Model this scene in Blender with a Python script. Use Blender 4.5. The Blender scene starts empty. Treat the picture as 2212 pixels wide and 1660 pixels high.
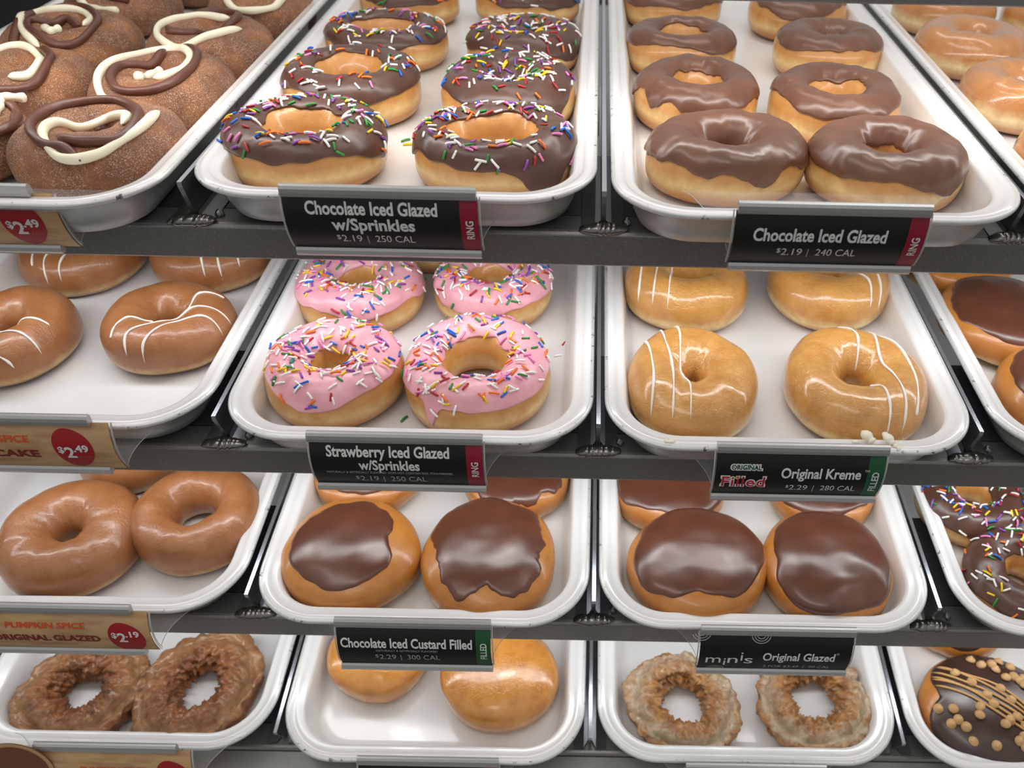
import bpy, bmesh, math, random
from mathutils import Matrix, Vector, noise
from mathutils.bvhtree import BVHTree

sc = bpy.context.scene
col = sc.collection
PI = math.pi
rad = math.radians
CM = 0.01

# ------------------------------------------------------------------ helpers
def lin(c):
    r = []
    for v in c:
        v = v / 255.0
        r.append(v / 12.92 if v <= .04045 else ((v + .055) / 1.055) ** 2.4)
    return (r[0], r[1], r[2], 1.0)

def mesh(name, verts, faces, mats, fm=None, smooth=True):
    m = bpy.data.meshes.new(name)
    m.from_pydata([(v[0] * CM, v[1] * CM, v[2] * CM) for v in verts], [], faces)
    for x in (mats if isinstance(mats, (list, tuple)) else [mats]):
        m.materials.append(x)
    if smooth:
        m.polygons.foreach_set('use_smooth', [True] * len(m.polygons))
    if fm:
        m.polygons.foreach_set('material_index', fm)
    m.update()
    return m

def obj(name, me, parent=None, label=None):
    o = bpy.data.objects.new(name, me)
    col.objects.link(o)
    if parent is not None:
        o.parent = parent
    if label:
        o['label'] = label
    return o

def tag(o, label=None, cat=None, group=None, kind=None):
    if label: o['label'] = label
    if cat: o['category'] = cat
    if group: o['group'] = group
    if kind: o['kind'] = kind
    return o

def empty(name):
    return obj(name, None)

class MB:
    def __init__(s): s.v = []; s.f = []; s.m = []
    def add(s, v, f, mi=0):
        n = len(s.v); s.v += [tuple(p) for p in v]; s.f += [tuple(i + n for i in q) for q in f]; s.m += [mi] * len(f)
    def box(s, x0, x1, y0, y1, z0, z1, mi=0):
        s.add([(x0,y0,z0),(x1,y0,z0),(x1,y1,z0),(x0,y1,z0),(x0,y0,z1),(x1,y0,z1),(x1,y1,z1),(x0,y1,z1)],
              [(0,3,2,1),(4,5,6,7),(0,1,5,4),(1,2,6,5),(2,3,7,6),(3,0,4,7)], mi)
    def prism_x(s, prof, x0, x1, mi=0):      # prof: list of (y,z), closed
        n = len(prof)
        s.add([(x0,y,z) for y,z in prof] + [(x1,y,z) for y,z in prof],
              [(i, (i+1)%n, n+(i+1)%n, n+i) for i in range(n)] + [tuple(range(n-1,-1,-1)), tuple(range(n,2*n))], mi)
    def tube(s, pts, r, n=10, mi=0, taper=0, flat=1.0):
        P = [Vector(p) for p in pts]; L = len(P); rings = []
        up = Vector((0,0,1))
        for i, p in enumerate(P):
            t = (P[min(i+1,L-1)] - P[max(i-1,0)])
            if t.length < 1e-9: t = Vector((1,0,0))
            t.normalize()
            sd = t.cross(up)
            if sd.length < 1e-3: sd = Vector((1,0,0))
            sd.normalize(); u2 = sd.cross(t)
            rr = r(i/(L-1)) if callable(r) else r
            if taper:
                e = min(i, L-1-i)
                if e < taper: rr *= math.sin(PI/2*(e+.25)/(taper+.25))
            rings.append([p + sd*math.cos(2*PI*k/n)*rr + u2*math.sin(2*PI*k/n)*rr*flat for k in range(n)])
        v = [q for rg in rings for q in rg]
        f = [(i*n+k, i*n+(k+1)%n, (i+1)*n+(k+1)%n, (i+1)*n+k) for i in range(L-1) for k in range(n)]
        f += [tuple(range(n-1,-1,-1)), tuple((L-1)*n+k for k in range(n))]
        s.add(v, f, mi)
    def mesh(s, name, mats, smooth=False):
        return mesh(name, s.v, s.f, mats, s.m, smooth)

def bevel(o, w=.05, seg=2):
    b = o.modifiers.new('bevel', 'BEVEL'); b.width = w * CM; b.segments = seg; b.limit_method = 'ANGLE'
    return o

# ------------------------------------------------------------------ materials
def newmat(name):
    m = bpy.data.materials.new(name); m.use_nodes = True
    nt = m.node_tree; return m, nt, nt.nodes['Principled BSDF']

def setp(b, **k):
    for n, v in k.items():
        b.inputs[n.replace('_', ' ')].default_value = v

def simple(name, c, rough=.5, metal=0, coat=0, **k):
    m, nt, b = newmat(name)
    b.inputs['Base Color'].default_value = lin(c); b.inputs['Roughness'].default_value = rough
    b.inputs['Metallic'].default_value = metal
    if coat: b.inputs['Coat Weight'].default_value = coat; b.inputs['Coat Roughness'].default_value = .12
    for n, v in k.items(): b.inputs[n.replace('_', ' ')].default_value = v
    return m

def ramp(nt, fac, stops):
    r = nt.nodes.new('ShaderNodeValToRGB'); e = r.color_ramp.elements
    e[0].position = stops[0][0]; e[0].color = lin(stops[0][1])
    e[1].position = stops[1][0]; e[1].color = lin(stops[1][1])
    for p, c in stops[2:]:
        x = e.new(p); x.color = lin(c)
    nt.links.new(fac, r.inputs[0]); return r.outputs[0]

def noisetex(nt, scale, detail=4, rough=.5, coord='Object', dist=0):
    tc = nt.nodes.new('ShaderNodeTexCoord'); n = nt.nodes.new('ShaderNodeTexNoise')
    n.inputs['Scale'].default_value = scale; n.inputs['Detail'].default_value = detail
    n.inputs['Roughness'].default_value = rough; n.inputs['Distortion'].default_value = dist
    oi = nt.nodes.new('ShaderNodeObjectInfo'); ad = nt.nodes.new('ShaderNodeVectorMath'); ad.operation = 'ADD'
    mu = nt.nodes.new('ShaderNodeMath'); mu.operation = 'MULTIPLY'; mu.inputs[1].default_value = 7.3
    nt.links.new(oi.outputs['Random'], mu.inputs[0]); nt.links.new(tc.outputs[coord], ad.inputs[0]); nt.links.new(mu.outputs[0], ad.inputs[1])
    nt.links.new(ad.outputs[0], n.inputs['Vector']); return n.outputs['Fac']

def mix(nt, a, b, fac, mode='MIX'):
    x = nt.nodes.new('ShaderNodeMix'); x.data_type = 'RGBA'; x.blend_type = mode
    for s, v in ((0, fac), (6, a), (7, b)):
        if isinstance(v, (float, int)): x.inputs[s].default_value = v
        elif isinstance(v, tuple): x.inputs[s].default_value = lin(v)
        else: nt.links.new(v, x.inputs[s])
    return x.outputs[2]

def mrange(nt, v, a, b, c=0., d=1.):
    x = nt.nodes.new('ShaderNodeMapRange'); nt.links.new(v, x.inputs[0])
    for i, q in enumerate((a, b, c, d)): x.inputs[i+1].default_value = q
    return x.outputs[0]

def bump(nt, b, h, strength=.3, dist=.001):
    x = nt.nodes.new('ShaderNodeBump'); x.inputs['Strength'].default_value = strength; x.inputs['Distance'].default_value = dist
    nt.links.new(h, x.inputs['Height']); nt.links.new(x.outputs[0], b.inputs['Normal'])

def dough_mat(name, bottom, band, top, bandpos=.38, rough=.35, coat=.4, bscale=300, bstr=.15, bandw=.14, mottle=.35, sss=.12, crack=.35):
    """fried dough: browned below and above, pale proof line round the middle, glazed"""
    m, nt, b = newmat(name)
    tc = nt.nodes.new('ShaderNodeTexCoord'); sp = nt.nodes.new('ShaderNodeSeparateXYZ'); nt.links.new(tc.outputs['Generated'], sp.inputs[0])
    n1 = noisetex(nt, 45, 3); ad = nt.nodes.new('ShaderNodeMath'); ad.operation = 'MULTIPLY_ADD'
    nt.links.new(n1, ad.inputs[0]); ad.inputs[1].default_value = .16; nt.links.new(sp.outputs[2], ad.inputs[2])
    c = ramp(nt, ad.outputs[0], [(.0, bottom), (bandpos-bandw+.06, bottom), (bandpos+.08, band), (bandpos+bandw+.14, top), (1., top)])
    n2 = noisetex(nt, 90, 5, .6); dark = mix(nt, c, (int(top[0]*.84), int(top[1]*.72), int(top[2]*.55)), mrange(nt, n2, .4, .7, 0, mottle*1.25))
    nt.links.new(dark, b.inputs['Base Color'])
    setp(b, Roughness=rough, Coat_Weight=coat, Coat_Roughness=.14, Subsurface_Weight=sss, Subsurface_Scale=.006)
    b.inputs['Subsurface Radius'].default_value = (1., .5, .25)
    n3 = noisetex(nt, bscale, 5, .65, dist=.4); n4 = noisetex(nt, 70, 3)
    tcv = nt.nodes.new('ShaderNodeTexCoord'); vo = nt.nodes.new('ShaderNodeTexVoronoi'); vo.feature = 'DISTANCE_TO_EDGE'; vo.inputs['Scale'].default_value = 230
    nt.links.new(tcv.outputs['Object'], vo.inputs['Vector'])
    ve = mrange(nt, vo.outputs['Distance'], 0, .08, 0, crack)
    x = nt.nodes.new('ShaderNodeMath'); x.operation = 'MULTIPLY_ADD'; nt.links.new(n4, x.inputs[0]); x.inputs[1].default_value = 1.2; nt.links.new(n3, x.inputs[2])
    y = nt.nodes.new('ShaderNodeMath'); y.operation = 'ADD'; nt.links.new(x.outputs[0], y.inputs[0]); nt.links.new(ve, y.inputs[1])
    bump(nt, b, y.outputs[0], bstr, .0012)
    return m

M = {}
M['dough_pale'] = dough_mat('pale_golden_dough', (196,136,74), (236,204,140), (208,150,84), coat=.4)
M['dough_gold'] = dough_mat('golden_glazed_dough', (198,142,78), (240,212,144), (212,154,80), coat=.8, bstr=.5, rough=.25, mottle=.4, bandpos=.26, bandw=.1)
M['dough_amber'] = dough_mat('amber_filled_dough', (184,122,56), (240,214,152), (194,126,54), coat=.35, mottle=.35, bandpos=.2, bandw=.1)
M['dough_glossy'] = dough_mat('glossy_filled_dough', (200,130,62), (238,200,130), (214,146,66), coat=.9, rough=.2, bstr=.25, mottle=.5, bandpos=.12, bandw=.08)
M['dough_spice'] = dough_mat('spiced_glazed_dough', (134,88,54), (206,170,118), (162,106,64), coat=.35, rough=.36, bstr=.3, mottle=.4, bandpos=.2, bandw=.09)
M['dough_classic'] = dough_mat('classic_glazed_dough', (192,142,92), (240,220,164), (196,134,76), coat=1, rough=.16, bstr=.25, mottle=.35, bandpos=.36)

def cin_mat():
    m, nt, b = newmat('cinnamon_sugar_dough')
    n1 = noisetex(nt, 40, 4, .6); c = ramp(nt, n1, [(.32, (112,70,46)), (.5, (140,88,54)), (.68, (170,108,60))])
    n2 = noisetex(nt, 1300, 2, .8); c2 = mix(nt, c, (226,204,182), mrange(nt, n2, .53, .66, 0, .8))
    n4 = noisetex(nt, 60, 3, .6); c3 = mix(nt, c2, c, mrange(nt, n4, .5, .62, 0, .7))
    n3 = noisetex(nt, 700, 2, .7); c4 = mix(nt, c3, (92,52,32), mrange(nt, n3, .6, .72, 0, .6))
    nt.links.new(c4, b.inputs['Base Color']); setp(b, Roughness=.6)
    n5 = noisetex(nt, 1100, 3, .8); bump(nt, b, n5, .8, .0012); return m
M['cinnamon'] = cin_mat()

def oldf_mat(name, a, c, w, amt):
    m, nt, b = newmat(name)
    n1 = noisetex(nt, 70, 6, .65); base = ramp(nt, n1, [(.34, a), (.5, c), (.66, tuple(min(255, int(q*1.12)) for q in c))])
    n2 = noisetex(nt, 130, 5, .7, dist=.6)
    ge = nt.nodes.new('ShaderNodeAttribute'); ge.attribute_name = 'groove'
    ad = nt.nodes.new('ShaderNodeMath'); ad.operation = 'MULTIPLY_ADD'; nt.links.new(ge.outputs['Fac'], ad.inputs[0]); ad.inputs[1].default_value = .3; nt.links.new(n2, ad.inputs[2])
    c2 = mix(nt, base, w, mrange(nt, ad.outputs[0], .5, .78, 0, amt))
    nt.links.new(c2, b.inputs['Base Color']); setp(b, Roughness=.38, Coat_Weight=.5, Coat_Roughness=.2)
    n3 = noisetex(nt, 200, 7, .75, dist=.8); bump(nt, b, n3, 1., .0035); return m
M['old_brown'] = oldf_mat('brown_cake_dough', (124,72,36), (174,108,60), (216,174,124), .5)
M['old_light'] = oldf_mat('glazed_cake_dough', (170,104,52), (208,144,80), (238,222,192), .75)

def choc_mat(name, c, rough, coat, bs=.12):
    m, nt, b = newmat(name)
    n = noisetex(nt, 60, 3); cc = mix(nt, c, tuple(min(255, int(q*1.22)) for q in c), mrange(nt, n, .4, .7, 0, .6))
    nt.links.new(cc, b.inputs['Base Color']); setp(b, Roughness=rough, Coat_Weight=coat, Coat_Roughness=.25)
    n2 = noisetex(nt, 110, 4, .6); bump(nt, b, n2, bs, .002); return m
M['choc'] = choc_mat('chocolate_icing', (84,54,42), .36, .25, .06)
M['choc_milk'] = choc_mat('milk_chocolate_icing', (102,64,44), .32, .35, .06)
M['choc_dome'] = choc_mat('dome_chocolate_icing', (92,52,35), .3, .45, .03)
M['choc_dark'] = choc_mat('dark_chocolate_icing', (62,40,32), .3, .5)
M['pink'] = choc_mat('strawberry_icing', (226,158,168), .38, .2, .08)
M['kreme'] = simple('white_kreme', (244,236,214), .4, 0, .1)
M['drizzle'] = simple('white_drizzle', (240,232,222), .4)
M['swirl_choc'] = choc_mat('piped_chocolate', (92,54,40), .42, .1, .3)
M['swirl_white'] = simple('piped_white_kreme', (244,236,208), .42, 0, .15)
M['chip'] = simple('peanut_butter_chip_tan', (206,164,112), .45)
M['pb_drizzle'] = simple('peanut_butter_drizzle_tan', (204,158,98), .4)
SPC = {'white': (248,244,240), 'yellow': (246,206,30), 'orange': (240,120,30), 'blue': (24,100,200), 'green': (44,140,56),
       'red': (176,30,36), 'pink': (240,138,196), 'purple': (142,70,168)}
for k, c in SPC.items(): M['sp_' + k] = simple('sprinkle_' + k, c, .4, 0, .1)
SPW = ['white'] * 9 + ['yellow', 'yellow', 'orange', 'orange', 'blue', 'blue', 'green', 'green', 'red', 'red', 'pink', 'pink', 'purple', 'purple']

def enamel():
    m, nt, b = newmat('white_tray_enamel')
    n = noisetex(nt, 8, 4); c = ramp(nt, n, [(.35, (226,224,222)), (.65, (236,234,232))])
    nt.links.new(c, b.inputs['Base Color']); setp(b, Roughness=.24, Coat_Weight=.6, Coat_Roughness=.1)
    n2 = noisetex(nt, 60, 3); bump(nt, b, n2, .05, .002); return m
M['enamel'] = enamel()
def chipped():
    m, nt, b = newmat('chipped_tray_edge')
    n = noisetex(nt, 160, 4, .7); c = ramp(nt, n, [(.0, (214,214,212)), (.61, (206,206,204)), (.67, (92,92,92))])
    nt.links.new(c, b.inputs['Base Color']); setp(b, Roughness=.35, Metallic=.25); return m
M['tray_edge'] = chipped()
def outside():
    m, nt, b = newmat('tray_outside_metal')
    n = noisetex(nt, 30, 5, .6); c = ramp(nt, n, [(.35, (150,152,150)), (.7, (172,174,172))])
    nt.links.new(c, b.inputs['Base Color']); setp(b, Roughness=.38, Metallic=.35); return m
M['tray_out'] = outside()
def metal(name, c, rough, sparkle=.25, mt=.85):
    m, nt, b = newmat(name)
    n = noisetex(nt, 1400, 2, .8); cc = mix(nt, c, tuple(min(255, int(q*1.7+25)) for q in c), mrange(nt, n, .6, .75, 0, sparkle))
    nt.links.new(cc, b.inputs['Base Color']); setp(b, Roughness=rough, Metallic=mt)
    bump(nt, b, n, .12, .0004); return m
M['bar'] = metal('gunmetal_painted_bar', (128,126,123), .36, .5, .6)
M['plate'] = metal('gunmetal_plate', (92,94,98), .38, .2, .6)
M['fin'] = metal('anodised_grey_fin', (124,126,132), .28, .2, .7)
M['fin_edge'] = metal('bright_cut_edge', (204,206,212), .22, .1, .8)
M['flange'] = metal('satin_steel_flange', (150,152,156), .28, .2)
M['weld'] = metal('weld_steel', (128,126,122), .24, .1, .9)
M['deck'] = metal('satin_grey_deck', (150,149,143), .4, .1, .25)
M['rail'] = metal('aluminium_sign_rail', (186,186,184), .3, .5, .6)
def clear():
    m, nt, b = newmat('clear_plastic'); setp(b, Roughness=.06, Alpha=.14); b.inputs['Base Color'].default_value = lin((236,240,244)); return m
M['clear'] = clear()
M['clear_edge'] = simple('clear_plastic_cut_edge', (186,186,184), .25)
M['card_black'] = simple('black_card', (14,13,13), .42)
M['band_red'] = simple('crimson_band', (140,14,46), .45)
M['band_green'] = simple('green_band', (22,82,46), .45)
M['text_white'] = simple('white_print', (216,216,214), .5)
M['text_grey_and_shaded'] = simple('grey_and_shaded_print', (168,168,166), .5)  # grey ink, and price print on lower cards with shade put into its colour
M['logo_white'] = simple('logo_white_halo', (236,226,228), .5)
M['logo_red'] = simple('logo_red', (186,20,48), .5)
M['logo_green'] = simple('logo_green', (20,84,52), .5)
M['text_orange'] = simple('orange_print', (210,76,34), .5)
M['text_maroon'] = simple('maroon_print', (124,36,30), .5)
M['badge_red'] = simple('red_price_badge', (158,22,28), .5)
M['badge_faint'] = simple('faint_badge_print', (176,92,80), .5)
def kraft():
    m, nt, b = newmat('wood_print_card')
    tc = nt.nodes.new('ShaderNodeTexCoord'); mp = nt.nodes.new('ShaderNodeMapping'); mp.inputs['Scale'].default_value = (18, 90, 90)
    n = nt.nodes.new('ShaderNodeTexNoise'); n.inputs['Scale'].default_value = 1.5; n.inputs['Detail'].default_value = 5
    nt.links.new(tc.outputs['Object'], mp.inputs[0]); nt.links.new(mp.outputs[0], n.inputs['Vector'])
    nt.links.new(ramp(nt, n.outputs['Fac'], [(.3, (164,122,84)), (.55, (196,158,114)), (.75, (182,142,98))]), b.inputs['Base Color'])
    setp(b, Roughness=.5); return m
M['kraft'] = kraft()
M['print_doughnut'] = simple('printed_doughnut_brown', (112,66,42), .5)
M['print_doughnut_edge'] = simple('printed_doughnut_light', (186,148,104), .5)
def em(name, c, s):
    m, nt, b = newmat(name); b.inputs['Base Color'].default_value = lin((20,20,20)); b.inputs['Emission Color'].default_value = lin(c); b.inputs['Emission Strength'].default_value = s; return m
M['led'] = em('led_lens', (255,250,244), 12)
M['floor'] = simple('dark_floor', (70,66,62), .4)
M['side'] = simple('black_side_panel', (22,22,24), .5)

# ------------------------------------------------------------------ rows of the case (cm): y of front, z of divider tip, tilt
ROWS = {-1: (5.5, 14.3, 0.), 0: (0., 0., 0.), 1: (-4.68, -14.11, .012), 2: (-8.22, -27.97, .0562), 3: (-11.09, -41.68, .0929)}
def rowM(k, x=0, d=0, h=0, rz=0, rx=0):
    y, z, t = ROWS[k]
    return (Matrix.Translation((0, y*CM, z*CM)) @ Matrix.Rotation(t, 4, 'X') @ Matrix.Translation((x*CM, d*CM, h*CM))
            @ Matrix.Rotation(rz, 4, 'Z') @ Matrix.Rotation(rx, 4, 'X'))
CAM = Vector((-.6815, -46.5865, 22.5836)) * CM
FLOOR_H = -2.13
ROWN = {-1: 'uppermost', 0: 'top', 1: 'second', 2: 'third', 3: 'bottom'}

# ------------------------------------------------------------------ trays
def rrect(w0, w1, l0, l1, R, n=12):
    pts = []
    for cx_, cy_, a0 in ((w1-R, l1-R, 0), (w0+R, l1-R, 90), (w0+R, l0+R, 180), (w1-R, l0+R, 270)):
        for i in range(n+1):
            a = rad(a0 + 90*i/n); pts.append((cx_+R*math.cos(a), cy_+R*math.sin(a)))
    return pts
TW, TL = 11.97, 62.
PROF_IN = [(0.05,.42),(.22,.56),(.5,.56),(.72,.44),(.85,.36),(1.15,.36),(1.3,.3),(1.42,.12),(1.72,-1.2),(1.95,-1.8),(2.25,-2.05),(2.8,-2.13)]
PROF_OUT = [(.55,.3),(.62,.05),(.95,-.1),(1.3,-1.4),(1.6,-2.05),(2.0,-2.28),(2.6,-2.34)]
def tray_mesh():
    mb = MB()
    def strip(prof, mi, cap, flip):
        rings = [[(x, y, h) for x, y in rrect(-TW+o, TW-o, o, TL-o, max(4.7-o*.9, 1.5))] for o, h in prof]
        n = len(rings[0]); v = [p for r in rings for p in r]
        f = []
        for i in range(len(rings)-1):
            for k in range(n):
                q = (i*n+k, i*n+(k+1)%n, (i+1)*n+(k+1)%n, (i+1)*n+k)
                f.append(q if not flip else q[::-1])
        c = tuple((len(rings)-1)*n+k for k in range(n)); f.append(c if not flip else c[::-1])
        mb.add(v, f, mi)
    strip(PROF_IN, 0, True, False); strip(PROF_OUT, 1, True, True)
    return mb.mesh('tray_pan', [M['enamel'], M['tray_out']], True)
def bead_mesh():
    mb = MB(); ring = rrect(-TW+.08, TW-.08, .08, TL-.08, 4.62, 14); n = len(ring); k = 8; r = .17; v = []
    for i, (x, y) in enumerate(ring):
        a = Vector(ring[(i+1) % n]) - Vector(ring[i-1]); a.normalize(); nx, ny = a.y, -a.x
        for j in range(k):
            t = 2*PI*j/k; v.append((x+nx*math.cos(t)*r, y+ny*math.cos(t)*r, .36+math.sin(t)*r))
    f = [(i*k+j, ((i+1)%n)*k+j, ((i+1)%n)*k+(j+1)%k, i*k+(j+1)%k) for i in range(n) for j in range(k)]
    mb.add(v, f); return mb.mesh('rim_bead', M['tray_edge'], True)
TRAY, BEAD = tray_mesh(), bead_mesh()
TR = [  # row, column centre, front d, rz, label
 (0,-37.6,-4.1,0,'white enamel tray of cinnamon sugar swirl doughnuts, far left of the top shelf'),
 (0,-12.5,-2.3,0,'white enamel tray holding the chocolate iced doughnuts with sprinkles on the top shelf'),
 (0,12.45,-3.7,0,'white enamel tray holding plain chocolate iced rings on the top shelf'),
 (0,37.3,-3.2,0,'white enamel tray of plain glazed rings at the right end of the top shelf'),
 (1,-37.5,-1.7,0,'white tray of white-striped brown glazed rings, left end of the second shelf'),
 (1,-12.4,-2.4,0,'white enamel tray holding the pink strawberry iced sprinkled rings'),
 (1,12.45,-2.6,0,'white tray of golden rings striped with white icing, on the second shelf'),
 (1,37.8,-2.4,.004,'white tray of chocolate-topped oval doughnuts, right end of the second shelf'),
 (2,-37.4,-1.9,.01,'white tray of plain brown glazed rings, left end of the third shelf'),
 (2,-12.4,-2.4,0,'white tray above the custard filled price card, with glossy chocolate domes, on the third shelf'),
 (2,12.4,-2.3,0,'white tray right of centre on the third shelf, two big chocolate domes at its front'),
 (2,38.1,-2.3,.012,'white tray with sprinkled chocolate rings at the right end of the third shelf'),
 (3,-37.4,-1.6,0,'white tray of craggy brown cake rings, left end of the bottom shelf'),
 (3,-12.5,-2.3,0,'white tray with two plain glossy filled doughnuts and an empty front, bottom shelf'),
 (3,12.6,-1.9,0,'white tray of pale glazed craggy cake rings on the bottom shelf'),
 (3,37.5,-2.2,0,'white tray of dark chocolate doughnuts with tan chips, bottom right'),
]
for k, x, d, rz, lb in TR:
    o = obj('serving_tray', TRAY); o.matrix_world = rowM(k, x, d, 0, rz)
    tag(o, lb, 'tray', 'white doughnut trays on the shelves'); obj('rim_edge', BEAD, o, 'grey chipped outer edge')

# ------------------------------------------------------------------ shelves
def fin_mesh(L=60):
    mb = MB(); t = .14
    prof = [(0,0),(L,0),(L,-2.6),(.75,-2.6),(0.0,-.35)]
    v = [(-t,y,z) for y,z in prof] + [(t,y,z) for y,z in prof]; n = 5
    f = [(0,1,2,3,4), (9,8,7,6,5)] + [(i, n+i, n+(i+1)%n, (i+1)%n) for i in range(n)]
    mb.add(v, f, 0)
    for i in range(len(mb.f)): mb.m[i] = 1 if i in (2, 6) else 0
    return mb.mesh('fin', [M['fin'], M['fin_edge']])
def flange_mesh(L=10.4):
    mb = MB()
    for s in (-1, 1):
        v = [(s*.16,.9,-2.36),(s*1.35,.2,-2.56),(s*1.35,L,-2.56),(s*.16,L,-2.36),(s*.16,.9,-2.6),(s*1.35,.2,-2.6),(s*1.35,L,-2.6),(s*.16,L,-2.6),(s*.5,.25,-2.36),(s*.5,L,-2.36)]
        q = [(0,8,9,3),(8,1,2,9),(0,4,5,1,8),(1,5,6,2),(4,7,6,5),(3,9,2,6,7),(0,3,7,4)]
        mb.add(v, q if s > 0 else [f[::-1] for f in q])
    return mb.mesh('rail_flange', M['flange'])
def weld_mesh(seed):
    rnd = random.Random(seed); mb = MB(); n = 90; k = 14; v = []
    for i in range(n+1):
        u = i/n; x = -1.4 + 2.8*u
        rip = abs(math.sin(u*PI*6 + 1.1*math.sin(u*7+seed))) ** .8 * (.45+.55*noise.noise(Vector((u*3, seed, 4))))
        r = (.36 + .1*rip) * (math.sin(PI*min(max(u*.96+.02, 0), 1)) ** .35)
        wob = .05*noise.noise(Vector((u*5, seed, 0)))
        for j in range(k):
            a = 2*PI*j/k
            v.append((x + .16*math.sin(a) + .08*noise.noise(Vector((u*6, a, seed))), wob + 1.35*r*math.cos(a), r*math.sin(a)))
    f = [(i*k+j, (i+1)*k+j, (i+1)*k+(j+1)%k, i*k+(j+1)%k) for i in range(n) for j in range(k)]
    f += [tuple(range(k)), tuple(range((n+1)*k-1, n*k-1, -1))]
    mb.add(v, f); return mb.mesh('weld_bead', M['weld'], True)
FIN, FLANGE = fin_mesh(), flange_mesh(); WELD = [weld_mesh(s) for s in range(4)]
XL, XR = -56.8, 66
for k in (-1, 0, 1, 2, 3):
    s = empty('display_shelf'); s.matrix_world = rowM(k)
    tag(s, {-1:'dark grey shelf bar above the top doughnuts, at the upper right edge of view', 0:'dark metal display shelf carrying the top row of trays', 1:'dark metal display shelf below the top one, carrying the pink iced tray',
            2:'dark metal display shelf carrying the glossy chocolate domes', 3:'lowest dark metal display shelf with a broad grey front ledge'}[k], 'shelf', 'display case shelves')
    mb = MB(); mb.prism_x([(-.2,-2.85),(-.05,-2.68),(.12,-2.62),(1.9,-2.62),(2.0,-2.7),(2.0,-4.9),(1.9,-5.0),(-.1,-5.0),(-.2,-4.9)][::-1], XL, XR)
    bevel(obj('front_bar', mb.mesh('front_bar', M['bar']), s), .08, 3)
    if k >= 0:
        mb = MB(); mb.box(XL, XR, 2.02, 10.5, -2.9, -2.64)
        obj('front_plate', mb.mesh('front_plate', M['plate']), s)
        mb = MB(); mb.box(XL, XR, 56, 60, -4.4, -2.66)
        obj('rear_bar', mb.mesh('rear_bar', M['bar']), s)
    if k == 3:
        mb = MB(); mb.prism_x([(-16,-4.2),(-.25,-3.0),(-.25,-3.3),(-16,-4.5)], XL, XR)
        obj('front_ledge', mb.mesh('front_ledge', M['deck']), s)
    if k >= 0:
        for i, x in enumerate((-50, -25, 0, 25, 50)):
            dv = obj('divider_fin', FIN, s); dv.location.x = x*CM
            fl = obj('rail_flange', FLANGE, dv, 'bright steel flange')
            if k < 3:
                w = obj('weld_bead', WELD[(i+k) % 4], s, 'shiny rippled weld'); w.location = (x*CM, .12*CM, -2.55*CM)
                w2 = obj('weld_bead', WELD[(i+k+1) % 4], s, 'shiny rippled weld'); w2.location = ((x+1.45)*CM, .9*CM, -2.5*CM)
                w2.scale = (.2, .5, .8); w2.rotation_euler.z = 1.2
    if k < 3:
        mb = MB(); mb.box(XL, XR, 2.4, 3.8, -4.9, -4.35); lh = obj('light_housing', mb.mesh('light_housing', M['tray_out']), s)
        mb = MB()
        for i in range(13): mb.box(-55+i*9.6-1.2, -55+i*9.6+1.2, 2.7, 3.5, -4.98, -4.9)
        obj('lamp_lens', mb.mesh('lamp_lens', M['led']), lh, 'row of glowing lamp lenses')
        la = bpy.data.lights.new('shelf_lamp', 'AREA'); la.shape = 'RECTANGLE'; la.size = 1.16; la.size_y = .02; la.energy = {-1: .95, 0: .82, 1: .68, 2: .52}[k]
        la.color = (1, .985, .97) if k < 0 else (.93, .965, 1)
        lo = bpy.data.objects.new('shelf_lamp', la); col.objects.link(lo)
        y, z, t = ROWS[k]; lo.matrix_world = rowM(k, 3, 3.1, -5.05, 0, rad(14))

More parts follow.
